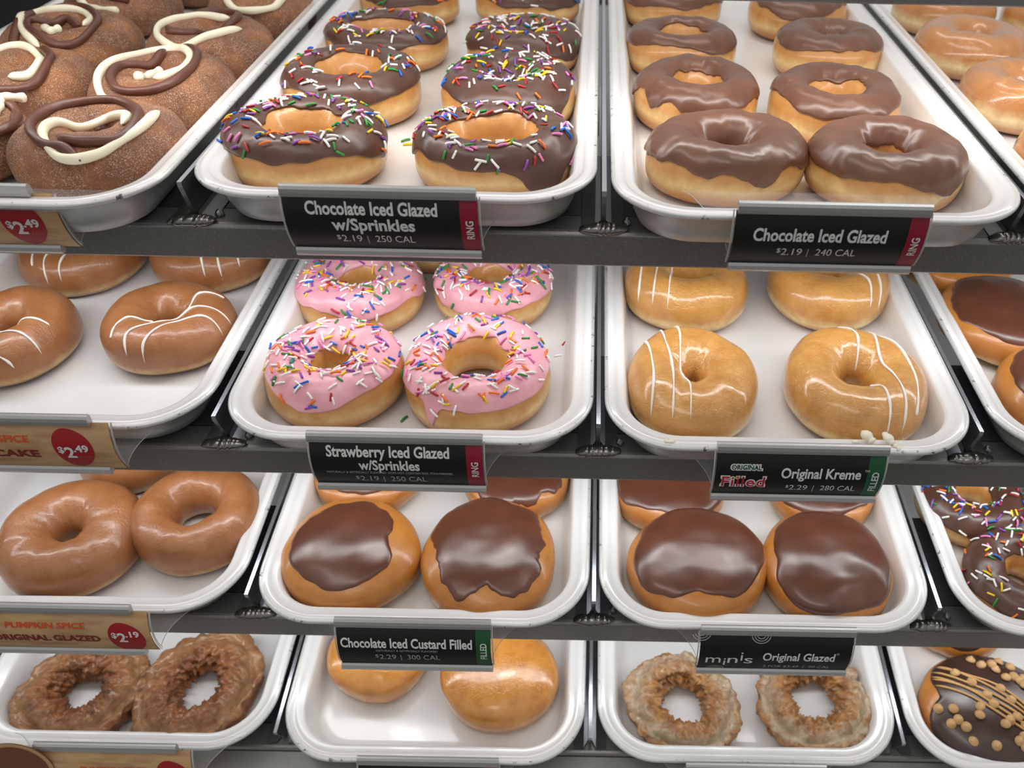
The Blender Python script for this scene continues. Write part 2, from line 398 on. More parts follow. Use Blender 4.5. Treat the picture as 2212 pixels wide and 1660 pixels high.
# ------------------------------------------------------------------ doughnut surfaces
class Surf:
    """ring (R>0) or bun (R=0) surface; th round the axis, ph round the section (0 = outer equator, 90 = top)"""
    def __init__(s, W, D, H, kind='ring', seed=0, Rf=.31, lump=.05, ex=.86):
        s.W, s.D, s.H, s.kind, s.seed, s.lump, s.ex = W, D, H, kind, seed, lump, ex
        s.R = W*Rf if kind == 'ring' else 0.; s.b = W/2 - s.R; s.zc = H*.45; s.extra = None
    def n(s, x, y, z, o=0): return noise.noise(Vector((x, y, z)) + Vector((s.seed*3.17+o, s.seed*1.31-o, s.seed*.77)))
    def p(s, th, ph):
        ct, st = math.cos(th), math.sin(th); c, q = math.cos(ph), math.sin(ph)
        bx = s.b*(1 + 1.2*s.lump*s.n(ct*1.1, st*1.1, 0, 5)); R = s.R*(1 + s.lump*1.3*s.n(ct*.9, st*.9, 3, 9))
        x = bx * math.copysign(abs(c)**s.ex, c)
        if c < 0 and s.R > 0: x = bx*c
        if q >= 0: z = s.zc + s.H*.55*q**((s.ex+.06) if c > 0 or s.R == 0 else 1.0)
        else: z = s.zc - s.H*.45*(-q)**.62
        if s.kind != 'ring': l = s.lump * s.n(ct*c*1.6, st*c*1.6, q*.8, 1) + s.lump*.35*s.n(ct*c*3.5, st*c*3.5, q*2, 2)
        else: l = s.lump * s.n(ct*1.7*(1+.3*c), st*1.7*(1+.3*c), q*1.3, 1) + s.lump*.35*s.n(ct*4+c, st*4, q*3, 2)
        x += s.b*l*.7*c; z += s.H*l*.8*max(q, 0)
        if s.extra:
            dx, dz = s.extra(s, th, ph, c, q); x += dx; z += dz
        r = R + x
        if s.R > 0 and r < .12: r = .12
        return Vector((r*ct, r*st*s.D/s.W, max(z, 0)))
    def nrm(s, th, ph):
        e = .03; a = s.p(th+e, ph)-s.p(th-e, ph); b = s.p(th, ph+e)-s.p(th, ph-e); n = a.cross(b)
        return n.normalized() if n.length > 1e-9 else Vector((0,0,1))
    def grid(s, nt, npn):
        v = []; f = []
        if s.kind == 'ring':
            for i in range(nt):
                for j in range(npn): v.append(s.p(2*PI*i/nt, 2*PI*j/npn - PI/2))
            f = [(i*npn+j, ((i+1)%nt)*npn+j, ((i+1)%nt)*npn+(j+1)%npn, i*npn+(j+1)%npn) for i in range(nt) for j in range(npn)]
        else:
            for i in range(nt):
                for j in range(npn):
                    u = j/(npn-1)*2-1; c_ = (1-abs(u)*.985)**(1/s.ex); v.append(s.p(2*PI*i/nt, math.copysign(math.acos(min(1, c_)), u)))
            f = [(i*npn+j, ((i+1)%nt)*npn+j, ((i+1)%nt)*npn+j+1, i*npn+j+1) for i in range(nt) for j in range(npn-1)]
            v.append(s.p(0, -PI/2+.001)*1); v[-1] = Vector((0,0,v[-1].z)); v.append(Vector((0,0,s.p(0, PI/2).z))); b, t = len(v)-2, len(v)-1
            for i in range(nt):
                f.append((b, ((i+1)%nt)*npn, i*npn)); f.append((i*npn+npn-1, ((i+1)%nt)*npn+npn-1, t))
        return v, f

def icing(s, edge, inner, thick, nt, npn=18, lump=.04):
    """sheet of icing between outer edge angle and inner edge angle (functions of th), feathered into the dough"""
    v = []; f = []; bun = s.kind != 'ring'
    for i in range(nt):
        th = 2*PI*i/nt; a = edge(th); b = PI/2-.02 if bun else inner(th)
        for j in range(npn+1):
            u = j/npn; uu = .5-.5*math.cos(PI*u) if not bun else 1-(1-u)**1.6 if False else u
            ph = a + (b-a)*uu if not bun else math.acos(min(1, math.cos(a)*(1-u*.985)**(1/s.ex)))
            if bun and a < 0: ph = a + (b-a)*u if u < .3 else max(ph, a+(b-a)*u*.9)
            e0 = min(1, u/.13); e1 = 1 if bun else min(1, (1-u)/.13)
            prof = math.sqrt(max(0, 1-(1-min(e0, e1))**2))
            P = s.p(th, ph); N = s.nrm(th, ph) if not (bun and j > npn-2) else Vector((0,0,1))
            if N.dot(Vector((0,0,1))) < -.9: N = -N
            fq = .5 if bun else .9; h = -.05 + (thick+.05)*prof + lump*prof*(s.n(P.x*fq, P.y*fq, P.z*fq, 31)*(1.6 if bun else 1) + (.12 if bun else .5)*s.n(P.x*fq*2.4, P.y*fq*2.4, P.z, 37))
            v.append(P + N*h)
    w = npn+1
    f = [(i*w+j, ((i+1)%nt)*w+j, ((i+1)%nt)*w+j+1, i*w+j+1) for i in range(nt) for j in range(npn)]
    if bun:
        t = len(v); zt = sum(v[i*w+npn].z for i in range(nt))/nt; v.append(Vector((0,0,zt)))
        f += [(i*w+npn, ((i+1)%nt)*w+npn, t) for i in range(nt)]
    return v, f

def edgef(s, base, amp, freq=2.2, drips=()):
    def g(th):
        a = base + amp*(s.n(math.cos(th)*freq*.5, math.sin(th)*freq*.5, 7, 51)*1.6 + .35*s.n(math.cos(th)*freq*2, math.sin(th)*freq*2, 9, 57))
        for t0, wd, dp in drips:
            dd = (th - rad(t0) + PI) % (2*PI) - PI
            a -= rad(dp)*math.exp(-(dd/rad(wd))**2)
        return a
    return g

# sprinkle meshes, one per colour
def sprinkle_geo(L=.27, r=.075, n=6, bend=0.):
    mb = MB(); pts = [(-L-.03,0,0),(-L,0,0),(-L*.3,0,bend),(L*.3,0,bend),(L,0,0),(L+.03,0,0)]
    rr = [r*.55, r, r, r, r, r*.55]; mb.tube(pts, lambda u: rr[int(round(u*5))], n); return mb
SPM = {}
for c in SPC:
    for i, (L, bd) in enumerate(((.25, 0.), (.33, .05))):
        SPM[c, i] = sprinkle_geo(L, .078, 7, bd).mesh('sprinkle', M['sp_' + c], True)
STUFF_MATS = [M['sp_' + c] for c in SPC]; CI = {c: i for i, c in enumerate(SPC)}
PUREG = sprinkle_geo()

def add_sprinkles(root, s, n, edge, inner, seed, thick, dens=None, off=0):
    rnd = random.Random(seed); items = []
    Mi = root.matrix_world.inverted(); cam = Mi @ CAM / CM
    tries = 0
    while len(items) < n and tries < n*30:
        tries += 1
        th = rnd.uniform(0, 2*PI); a, b = edge(th), (inner(th) if s.kind == 'ring' else PI/2)
        ph = a + (b-a)*rnd.uniform(.02, .97)
        P = s.p(th, ph); N = s.nrm(th, ph)
        if N.z < .0 and rnd.random() < .8: continue
        if rnd.random() > max(.25, N.z): continue
        if dens and rnd.random() > dens(th, P): continue
        N = (N + Vector((rnd.uniform(-.2,.2), rnd.uniform(-.2,.2), 0))).normalized()
        T = N.cross(Vector((rnd.uniform(-1,1), rnd.uniform(-1,1), rnd.uniform(-1,1)))).normalized(); B = N.cross(T)
        P = P + N*(thick + .07 + (.1 if rnd.random() < .12 else 0))
        m = Matrix(((T.x,B.x,N.x,P.x*CM),(T.y,B.y,N.y,P.y*CM),(T.z,B.z,N.z,P.z*CM),(0,0,0,1)))
        vis = N.dot((cam-P).normalized())
        items.append((vis, m, rnd.choice(SPW), rnd.randint(0, 1)))
    items.sort(key=lambda q: -q[0])
    for vis, m, c, i in items[:98]:
        o = bpy.data.objects.new('sprinkle', SPM[c, i]); col.objects.link(o); o.parent = root; o.matrix_basis = m; o['label'] = c + ' sprinkle'
    rest = items[98:]
    if rest:
        mb = MB()
        for vis, m, c, i in rest:
            m2 = m.copy(); m2.translation = m.translation/CM
            mb.add([m2 @ Vector(v) for v in PUREG.v], PUREG.f, CI[c])
        o = obj('sprinkle_scatter', mb.mesh('sprinkle_scatter', STUFF_MATS, True), root); o['kind'] = 'stuff'

def bvh(v, f): return BVHTree.FromPolygons([Vector(p) for p in v], f)
def drape(tree, pts, lift, top=9.):
    """lay a polyline (x,y) on a surface; returns runs of 3D points (breaks where nothing lies below)"""
    runs = []; cur = []
    for x, y in pts:
        h = tree.ray_cast(Vector((x, y, top)), Vector((0,0,-1)))
        if h[0] is None or h[0].z < .5:
            if len(cur) > 3: runs.append(cur)
            cur = []
        else: cur.append(Vector((x, y, h[0].z + lift)))
    if len(cur) > 3: runs.append(cur)
    out = []
    for c in runs:
        c2 = c
        for _ in range(3): c2 = [c2[0]] + [(c2[i-1]+c2[i]*2+c2[i+1])/4 for i in range(1, len(c2)-1)] + [c2[-1]]
        out.append(c2)
    return out

def bez(pts, n=60):
    """smooth curve through 2D points (Catmull-Rom)"""
    P = [pts[0]] + list(pts) + [pts[-1]]; out = []
    for i in range(1, len(P)-2):
        for k in range(n//(len(P)-3)+1):
            t = k/(n//(len(P)-3)+1)
            q = []
            for a in range(2):
                p0, p1, p2, p3 = P[i-1][a], P[i][a], P[i+1][a], P[i+2][a]
                q.append(.5*((2*p1)+(-p0+p2)*t+(2*p0-5*p1+4*p2-p3)*t*t+(-p0+3*p1-3*p2+p3)*t**3))
            out.append(tuple(q))
    out.append(tuple(pts[-1])); return out

def oldx(s, th, ph, c, q):
    """crack round the crown and ragged lumps of a cake ring"""
    g = rad(55) + .2*s.n(math.cos(th)*2, math.sin(th)*2, 0, 71); d = (ph-g)/.26
    cut = -math.exp(-d*d)*(.62+.35*s.n(math.cos(th)*3, math.sin(th)*3, 1, 73))
    g2 = rad(20); e = (ph-g2)/.35; lip = .28*math.exp(-e*e)*(1+1.2*s.n(math.cos(th)*4, math.sin(th)*4, 2, 75))
    r = .5*s.n(math.cos(th)*4.2+c*1.5, math.sin(th)*4.2+c, q*3, 77) + .24*s.n(math.cos(th)*11, math.sin(th)*11, q*6+c*3, 79)
    k = (1 if q > -.3 else .3)*(1.5 if c < 0 else 1)
    lip += .3*math.exp(-((ph-rad(105))/.4)**2)*(0 if c > 0 else 1)
    crack = 0
    for a0 in (s.seed*47 % 360, (s.seed*47+140) % 360, (s.seed*47+225) % 360):
        dd = (th-rad(a0)+PI) % (2*PI)-PI; crack -= .35*math.exp(-(dd/.07)**2)*max(0, c)
    return (lip+r*.9+crack)*k*c + cut*.3*c, (cut + r*.6 + lip*.3)*max(q, 0)

ident = {}
def make(name, typ, k, x, d, W, D, H, label, seed, rz=0, cat='doughnut', group=None, opt={}):
    near = W*(1.0 if k >= 0 and d < 22 else .6) > 7; NT, NP = (120, 44) if near else (72, 30)
    root = empty(name); root.matrix_world = rowM(k, x, d, FLOOR_H, rad(rz)); tag(root, label, cat, group)
    bpy.context.view_layer.update()
    o = opt
    bun = typ in ('fc', 'pf', 'pb')
    if typ == 'cin': s = Surf(W, D, H, 'ring', seed, .275, .05, .98)
    elif typ in ('of', 'oq'):
        s = Surf(W*.95, D*.95, H*.92, 'ring', seed, o.get('Rf', .31), .09, .8); s.extra = oldx; NT, NP = 220, 80
    elif bun: s = Surf(W, D, H, 'bun', seed, 0, .045, .72)
    else: s = Surf(W, D, H, 'ring', seed, o.get('Rf', .315), .055)
    v, f = s.grid(NT, NP)
    dm = {'cin':'cinnamon','cs':'dough_pale','ch':'dough_pale','gz':'dough_classic','pd':'dough_spice','gl':'dough_spice','st':'dough_pale','kr':'dough_gold',
          'fc':'dough_amber','pf':'dough_glossy','pb':'dough_amber','sp':'dough_pale','rc':'dough_pale','of':'old_brown','oq':'old_light'}[typ]
    me = mesh('dough', v, f, M[dm])
    if typ in ('of', 'oq'):
        at = me.attributes.new('groove', 'FLOAT', 'POINT'); vals = []
        for i in range(NT):
            for j in range(NP):
                ph = 2*PI*j/NP - PI/2; g = rad(55); vals.append(math.exp(-((ph-g)/.5)**2))
        at.data.foreach_set('value', vals)
    obj('dough', me, root)
    ic = {'cs':'choc','ch':'choc_milk','st':'pink','fc':'choc_dome','pb':'choc_dark','sp':'choc','rc':'choc_milk'}.get(typ)
    tree = None
    if ic:
        base, amp = {'cs':(12,.3),'ch':(16,.3),'st':(10,.25),'fc':(30,.22),'pb':(8,.3),'sp':(14,.2),'rc':(12,.2)}[typ]
        ed = edgef(s, rad(o.get('edge', base)), o.get('amp', amp), o.get('freq', 2.2), o.get('drips', ()))
        inn = edgef(s, rad(o.get('inner', 138)), -.16, 3)
        th_ = o.get('thick', .14); iv, if_ = icing(s, ed, inn, th_, NT+24, 40 if bun else 24, o.get('lump', .045))
        obj('icing', mesh('icing', iv, if_, M[ic]), root, {'choc':'dark chocolate icing','choc_milk':'milk chocolate icing','pink':'pink strawberry icing','choc_dome':'glossy chocolate icing','choc_dark':'dark chocolate coating'}[ic])
        tree = (iv, if_)
        if o.get('sprk'): add_sprinkles(root, s, o['sprk'], ed, inn, seed*7+1, th_, o.get('dens'))
    if o.get('lines') or o.get('swirls') or typ == 'pb':
        T = bvh(*(tree or (v, f)))
    for ln in o.get('lines', ()):
        pts = [(a*W/2, b*D/2) for a, b in bez(ln, 70)]
        for run in drape(T, pts, .05):
            mb = MB(); rr = .085 if typ == 'kr' else .075; ph = random.Random(seed+len(run)).uniform(0, 9)
            mb.tube(run, lambda u: rr*(1+.35*math.sin(u*11+ph)**3), 8, 0, 3); obj('icing_stripe', mb.mesh('icing_stripe', M['drizzle'], True), root, 'thin white icing stripe')
    for nm, mt, rr, pts in o.get('swirls', ()):
        P = [(a*W/2, b*D/2) for a, b in bez(pts, 90)]
        top = s.zc + s.H*.5; run = []
        for a, b in P:
            h = T.ray_cast(Vector((a, b, 9)), Vector((0,0,-1))); z = h[0].z if h[0] else top*.7
            run.append(Vector((a, b, max(z, top*.86))))
        for _ in range(5): run = [run[0]] + [(run[i-1]+run[i]*2+run[i+1])/4 for i in range(1, len(run)-1)] + [run[-1]]
        mb = MB(); mb.tube([p+Vector((0,0,rr*.55)) for p in run], lambda u: rr*(1+.12*math.sin(u*23)), 12, 0, 6); obj(nm, mb.mesh(nm, M[mt], True), root, 'white creamy swirl' if 'white' in nm else 'dark chocolate swirl')
    if typ == 'pb':
        rnd = random.Random(seed); cm = MB(); n = 12
        pr = [(.38,0),(.42,.1),(.35,.24),(.17,.38),(.04,.48)]; vv = [(r*math.cos(2*PI*i/n), r*math.sin(2*PI*i/n), z) for r, z in pr for i in range(n)]
        cm.add(vv, [(a*n+i, a*n+(i+1)%n, (a+1)*n+(i+1)%n, (a+1)*n+i) for a in range(4) for i in range(n)] + [tuple(4*n+i for i in range(n)), tuple(range(n-1,-1,-1))])
        chip = cm.mesh('chip', M['chip'], True); cnt = 0; used = []
        while cnt < o.get('chips', 34) :
            a, b = rnd.uniform(-.85,.85), rnd.uniform(-.85,.85)
            if a*a+b*b > .7 or any((a-p)**2+(b-q)**2 < .008 for p, q in used): 
                used = used[:] ; continue
            h = T.ray_cast(Vector((a*W/2, b*D/2, 9)), Vector((0,0,-1)))
            if h[0] is None: continue
            used.append((a, b)); N = (h[1] if h[1].z > 0 else -h[1]); N = (N + Vector((rnd.uniform(-.4,.4), rnd.uniform(-.4,.4), 0))).normalized()
            c = obj('peanut_butter_chip', chip, root, 'tan candy chip'); c.matrix_basis = Matrix.Translation((h[0]+N*.0)*CM) @ Vector((0,0,1)).rotation_difference(N).to_matrix().to_4x4(); cnt += 1
        for i in range(o.get('strands', 5)):
            t = -.16+.09*i; ln = [(-.95, .62+t*1.2), (-.4, .3+t+.05*math.sin(i*2)), (.1, -.08+t*1.3), (.45, -.45+t*1.2), (.5+t, -.8), (.62+t*.5, -.95)]
            for run in drape(T, [(a*W/2, b*D/2) for a, b in bez(ln, 80)], .08):
                mb = MB(); mb.tube(run, .1, 8, 0, 3); obj('peanut_butter_strand', mb.mesh('strand', M['pb_drizzle'], True), root, 'thin tan drizzle strand')
    return root

def swirl(ang, mirror=1, style=0):
    """two piped ropes looping over a cinnamon doughnut"""
    def arc(a0, a1, r0, r1, cx=0, cy=0, n=9, ell=.92):
        out = []
        for i in range(n+1):
            t = i/n; a = rad(a0+(a1-a0)*t)*mirror + rad(ang); r = (r0+(r1-r0)*t)*1.08
            out.append((cx+r*math.cos(a), cy+r*ell*math.sin(a)))
        return out
    if style == 0:
        ch = arc(200, 560, .74, .34, -.03, .06); wh = arc(240, 545, .58, .4, -.03, .06) + arc(545, 620, .4, .78, 0, .02, 4)[1:]
    elif style == 1:
        ch = arc(150, 480, .34, .72, 0, .05); wh = arc(60, 320, .62, .86, 0, .04); 
    else:
        ch = arc(20, 330, .74, .5, 0, .05); wh = arc(-20, 320, .58, .86, 0, .03)
    out = [('white_swirl', 'swirl_white', .29, wh), ('chocolate_swirl', 'swirl_choc', .3, ch)]
    if style == 1: out.append(('white_swirl', 'swirl_white', .25, [(-.1,-.2), (-.05,.02), (.12,.12), (.22,.1)]))
    return out

CSW = {
 'A': [('c', [(0.31, -1.0), (0.06, -0.8), (-0.16, -0.77), (-0.44, -0.52), (-0.57, -0.21), (-0.54, 0.18), (-0.29, 0.45), (0.06, 0.52), (0.36, 0.33), (0.54, 0.05), (0.6, -0.28), (0.54, -0.56), (0.34, -0.66), (0.12, -0.71), (-0.13, -0.59)]), ('w', [(0.69, 0.28), (0.69, -0.14), (0.59, -0.51), (0.43, -0.78), (0.21, -0.96), (-0.07, -0.85), (-0.31, -0.51), (-0.3, -0.19), (-0.08, -0.04), (0.08, 0.22), (0.38, 0.09), (0.46, -0.24)]), ],
 'B': [('c', [(-0.13, 0.57), (-0.16, 0.25), (-0.34, 0.05), (-0.51, -0.14), (-0.42, -0.53), (-0.18, -0.79), (0.19, -0.77), (0.49, -0.48), (0.51, 0.04), (0.34, 0.53), (0.02, 0.8), (-0.2, 0.76)]), ('w', [(0.07, -1.04), (-0.12, -1.05), (-0.44, -0.81), (-0.69, -0.32), (-0.66, 0.15), (-0.41, 0.61), (-0.02, 0.73), (0.33, 0.34), (0.39, -0.08), (0.29, -0.38), (0.14, -0.47)]), ('w', [(-0.04, 0.13), (-0.11, -0.05), (-0.16, -0.29), (-0.0, -0.54)]), ],
 'C': [('c', [(-0.08, -1.35), (-0.43, -0.57), (-0.68, 0.31), (-0.35, 0.62), (0.04, 0.61), (0.48, 0.09), (0.61, -0.35), (0.51, -0.71), (0.24, -0.83), (-0.19, -0.55), (-0.46, -0.13), (-0.24, 0.03), (-0.08, 0.28), (0.32, -0.15)]), ('w', [(0.09, -0.91), (-0.24, -0.62), (-0.57, -0.14), (-0.68, 0.31), (-0.37, 0.41), (0.01, 0.48), (0.34, 0.15), (0.45, -0.29)]), ('w', [(-0.2, -0.19), (0.11, -0.6), (0.22, -0.49)]), ],
 'D': [('c', [(-0.48, -0.29), (-0.33, -0.46), (-0.05, -0.37), (0.13, -0.01), (0.37, 0.16), (0.34, 0.49), (-0.08, 0.71), (-0.55, 0.59)]), ('w', [(0.27, 0.32), (-0.12, 0.45), (-0.46, 0.35), (-0.7, 0.01), (-0.6, -0.45), (-0.29, -0.79), (0.0, -0.81), (0.35, -0.45), (0.64, -0.17)]), ],
 'E': [('c', [(-0.51, -0.45), (0.01, -0.96), (0.24, -0.98), (0.49, -0.84), (0.6, -0.44), (0.44, 0.1), (0.09, 0.52)]), ('w', [(-0.74, 0.16), (-0.54, 0.43), (-0.25, 0.57), (0.13, 0.3), (0.39, -0.11), (0.47, -0.58), (0.21, -0.69)]), ('w', [(0.08, -1.17), (0.36, -1.21), (0.71, -1.22)]), ],
 'F': [('c', [(0.82, -0.4), (0.93, -0.25), (0.94, 0.06), (0.79, 0.37), (0.62, 0.53)]), ('w', [(0.69, -0.16), (0.71, 0.05), (0.62, 0.36), (0.49, 0.58)]), ],
 'G': [('w', [(-0.64, -0.36), (-0.27, -0.8), (0.11, -1.05), (0.51, -1.11)]), ('c', [(-0.18, -0.32), (0.15, -0.68), (0.48, -0.63)]), ],
 'H': [('w', [(-0.68, 0.04), (-0.41, -0.53), (-0.21, -0.85), (0.17, -0.96), (0.52, -0.74), (0.66, -0.25)]), ],
}
LN = {
 'PD0': [ [(-0.53, -0.73), (-0.48, -0.5), (-0.34, -0.29), (0.01, -0.4)], [(-0.24, -1.03), (-0.25, -0.72), (0.05, -0.44), (0.35, -0.08), (0.61, -0.0), (1.04, -0.05)], [(-0.02, -1.21), (0.02, -0.87), (0.23, -0.55), (0.59, -0.28), (0.81, -0.25), (1.06, -0.36)], [(0.37, -0.05), (0.43, 0.36), (0.8, 0.42)] ],
 'PD1': [ [(-0.04, -0.29), (0.08, -0.25), (0.24, -0.11), (0.54, -0.12), (0.85, -0.17)], [(0.07, -0.47), (0.2, -0.45), (0.56, -0.46), (0.94, -0.61)], [(0.3, -0.86), (0.44, -0.86), (0.63, -0.87), (0.85, -0.97)] ],
 'PD2': [ [(-0.18, -0.13), (-0.3, -0.41), (-0.41, -0.58), (-0.33, -0.86)], [(0.07, -0.11), (-0.04, -0.39), (-0.14, -0.71), (-0.09, -0.99), (0.03, -1.22)], [(0.33, -0.1), (0.2, -0.39), (0.13, -0.7), (0.14, -0.98), (0.25, -1.23)] ],
 'PD3': [ [(-0.11, 0.05), (0.09, -0.51), (0.24, -0.95)], [(0.16, 0.06), (0.35, -0.5), (0.52, -1.01)], [(0.5, 0.08), (0.67, -0.49), (0.87, -1.09)] ],
 'KR0': [ [(-0.72, 0.6), (-0.65, 0.29), (-0.62, -0.26), (-0.66, -0.73), (-0.67, -1.06)], [(-0.45, 0.86), (-0.4, 0.43), (-0.33, 0.08), (-0.34, -0.45), (-0.4, -1.19)], [(-0.21, 0.96), (-0.17, 0.61), (-0.19, 0.09), (-0.17, -0.16), (-0.1, -0.44), (-0.15, -1.22)] ],
 'KR1': [ [(-0.07, 0.91), (0.09, 0.66), (0.09, 0.4), (0.01, 0.02)], [(0.21, 0.89), (0.38, 0.76), (0.34, 0.2), (0.42, -0.21), (0.45, -0.66), (0.33, -1.09)], [(0.49, 0.72), (0.66, 0.42), (0.71, -0.2), (0.65, -0.58), (0.59, -0.77)], [(0.04, -0.41), (0.2, -0.41), (0.21, -0.74), (0.16, -1.01)] ],
 'KR2': [ [(-0.67, 0.67), (-0.74, 0.04), (-0.87, -1.08)], [(-0.4, 0.68), (-0.48, 0.05), (-0.6, -0.77), (-0.66, -1.46)], [(-0.19, 0.69), (-0.25, 0.06), (-0.34, -0.59), (-0.43, -1.45)] ],
 'KR3': [ [(0.67, 0.36), (0.67, -0.16), (0.69, -0.55), (0.64, -0.82)], [(0.24, -0.01), (0.34, -0.29), (0.48, -0.51), (0.49, -0.77), (0.44, -1.11)] ],
}
def csw(n):
    return [('white_swirl' if t == 'w' else 'chocolate_swirl', 'swirl_white' if t == 'w' else 'swirl_choc', .29 if t == 'w' else .31, p) for t, p in CSW[n]]
CIN = 'cinnamon sugar swirl doughnuts on the left tray'
cins = [
 (-32.1,5.5,10.6,10.5,'front one, nearest the price card',0,20,1,{}),
 (-31.8,15.1,10.0,11.0,'second from the front against the right rim',1,200,1,{}),
 (-43.5,25.3,10.6,11.2,'blob of white cream in its centre, far left',1,150,1,{}),
 (-31.9,24.9,10.0,10.6,'third from the front against the right rim',2,160,1,{}),
 (-42.1,15.8,9.6,9.6,'cut by the left edge of view, middle one',2,40,-1,{}),
 (-41.9,5.5,10.0,9.8,'mostly outside the left edge of view, lowest one',0,300,-1,{}),
 (-43.9,36.1,10.0,10.6,'at the upper edge left, behind the one with the cream blob',2,190,1,{}),
 (-31.3,36.1,9.5,10.4,'at the upper edge beside the right rim, white loop cut off',2,100,1,{}),
 (-40.5,46.5,9.7,10,'farthest back, only a brown sliver at the upper edge',0,0,1,{}),
]
for i, (x, d, W, D, lb, st, an, mi, op) in enumerate(cins):
    make('cinnamon_doughnut', 'cin', 0, x, d, W, D, 3.7, 'cinnamon sugar swirl doughnut, ' + lb, 11+i, 0, 'doughnut', CIN, {'swirls': csw('ABCDEFGH'[i]) if i < 8 else swirl(an, mi, st)})

CS = 'sprinkled chocolate rings on the top shelf'
L0 = 'chocolate iced ring with rainbow sprinkles, '
for i, (x, d, W, D, H, lb, op) in enumerate([
 (-19.4,6.6,10.5,9.5,3.5,'front left on its tray',{'sprk':150,'edge':16,'inner':122,'Rf':.34,'drips':((60,25,-5),),'dens':lambda th,P: 1 if P.y > -1 else .55}),
 (-7.0,6.4,10.6,9.1,3.5,'front right, icing dripping to the tray rim',{'sprk':155,'edge':22,'inner':120,'drips':((-52,15,52),(190,14,30)),'Rf':.35,'dens':lambda th,P: 1 if P.y > -1 else .55}),
 (-18.6,17.2,9.9,10.3,3.6,'second from the front in the left file',{'sprk':75,'edge':22,'inner':125,'Rf':.345}),
 (-7.0,16.5,9.9,10.2,3.6,'second in right file, hole pinched',{'sprk':150,'edge':20,'inner':160,'drips':((-50,20,35),),'Rf':.3}),
 (-18.5,28.6,10.5,8.8,3.2,'third from the front in the left file',{'sprk':95,'edge':26,'inner':125,'Rf':.345}),
 (-6.8,28.4,9.8,8.7,3.2,'third in right file, sprinkles heaped over centre',{'sprk':150,'edge':20,'inner':165,'drips':((-30,20,25),),'Rf':.29}),
 (-18.6,40.8,9.6,8.2,3.3,'rear left, cut off by the upper edge of view',{'sprk':90,'edge':18}),
 (-7.4,41.8,9.9,8.3,3.3,'rear right, cut off by the upper edge of view',{'sprk':80,'edge':18})]):
    make('sprinkled_doughnut', 'cs', 0, x, d, W, D, H, L0+lb, 31+i, 0, 'doughnut', CS, op)

CHG = 'plain chocolate iced rings on the top shelf'
L0 = 'chocolate iced ring without sprinkles, '
for i, (x, d, W, D, H, lb, op) in enumerate([
 (7.8,5.9,10.4,8.9,3.6,'front left on its tray, ragged icing edge',{'edge':16,'inner':200,'lump':.1,'thick':.17,'amp':.28,'freq':4,'Rf':.32}),
 (17.9,5.2,9.9,9.0,3.7,'front right on its tray behind the price card',{'edge':20,'inner':155,'lump':.08,'thick':.16,'drips':((-40,40,12),),'Rf':.32}),
 (6.9,16.7,9.2,9.4,3.6,'second in the left file, icing torn beside the hole',{'edge':20,'inner':135,'lump':.08,'Rf':.33,'amp':.35,'freq':5}),
 (16.9,15.5,9.5,9.8,3.6,'second in the right file behind the front right one',{'edge':28,'inner':135,'lump':.07,'Rf':.33}),
 (6.5,28.1,9.3,7.9,3.5,'third in the left file',{'edge':30,'inner':130,'lump':.05,'Rf':.33}),
 (18.9,28.2,9.1,8.6,3.6,'third in the right file, hole nearly closed',{'edge':28,'inner':185,'lump':.08,'Rf':.27}),
 (6.6,41.5,9.5,8.6,3.5,'rear left, cut off by the upper edge of view',{'edge':24,'inner':150}),
 (18.4,39.4,9.4,9.2,3.6,'rear right, cut off by the upper edge of view',{'edge':34,'inner':150,'amp':.4})]):
    make('chocolate_iced_doughnut', 'ch', 0, x, d, W, D, H, L0+lb, 51+i, 0, 'doughnut', CHG, op)

L0 = 'plain glazed ring, '
for i, (x, d, W, D, H, lb) in enumerate([
 (31.8,30.0,9.6,9.4,3.7,'whole in view near the upper right corner'),
 (31.9,18.4,9.3,9.3,3.7,'cut by the right edge of view, below the whole one'),
 (33.0,41.6,9.4,9.6,3.7,'tucked behind the whole one at the upper edge'),
 (31.4,6.8,9.2,8.6,3.7,'lowest one, only its left side inside the right edge of view'),
 (43.0,40.0,9.7,9.2,3.6,'in the far upper right corner')]):
    make('glazed_doughnut', 'gz', 0, x, d, W, D, H, L0+lb, 71+i, 0, 'doughnut', 'plain glazed rings at the right end of the top shelf', {'Rf': .295})

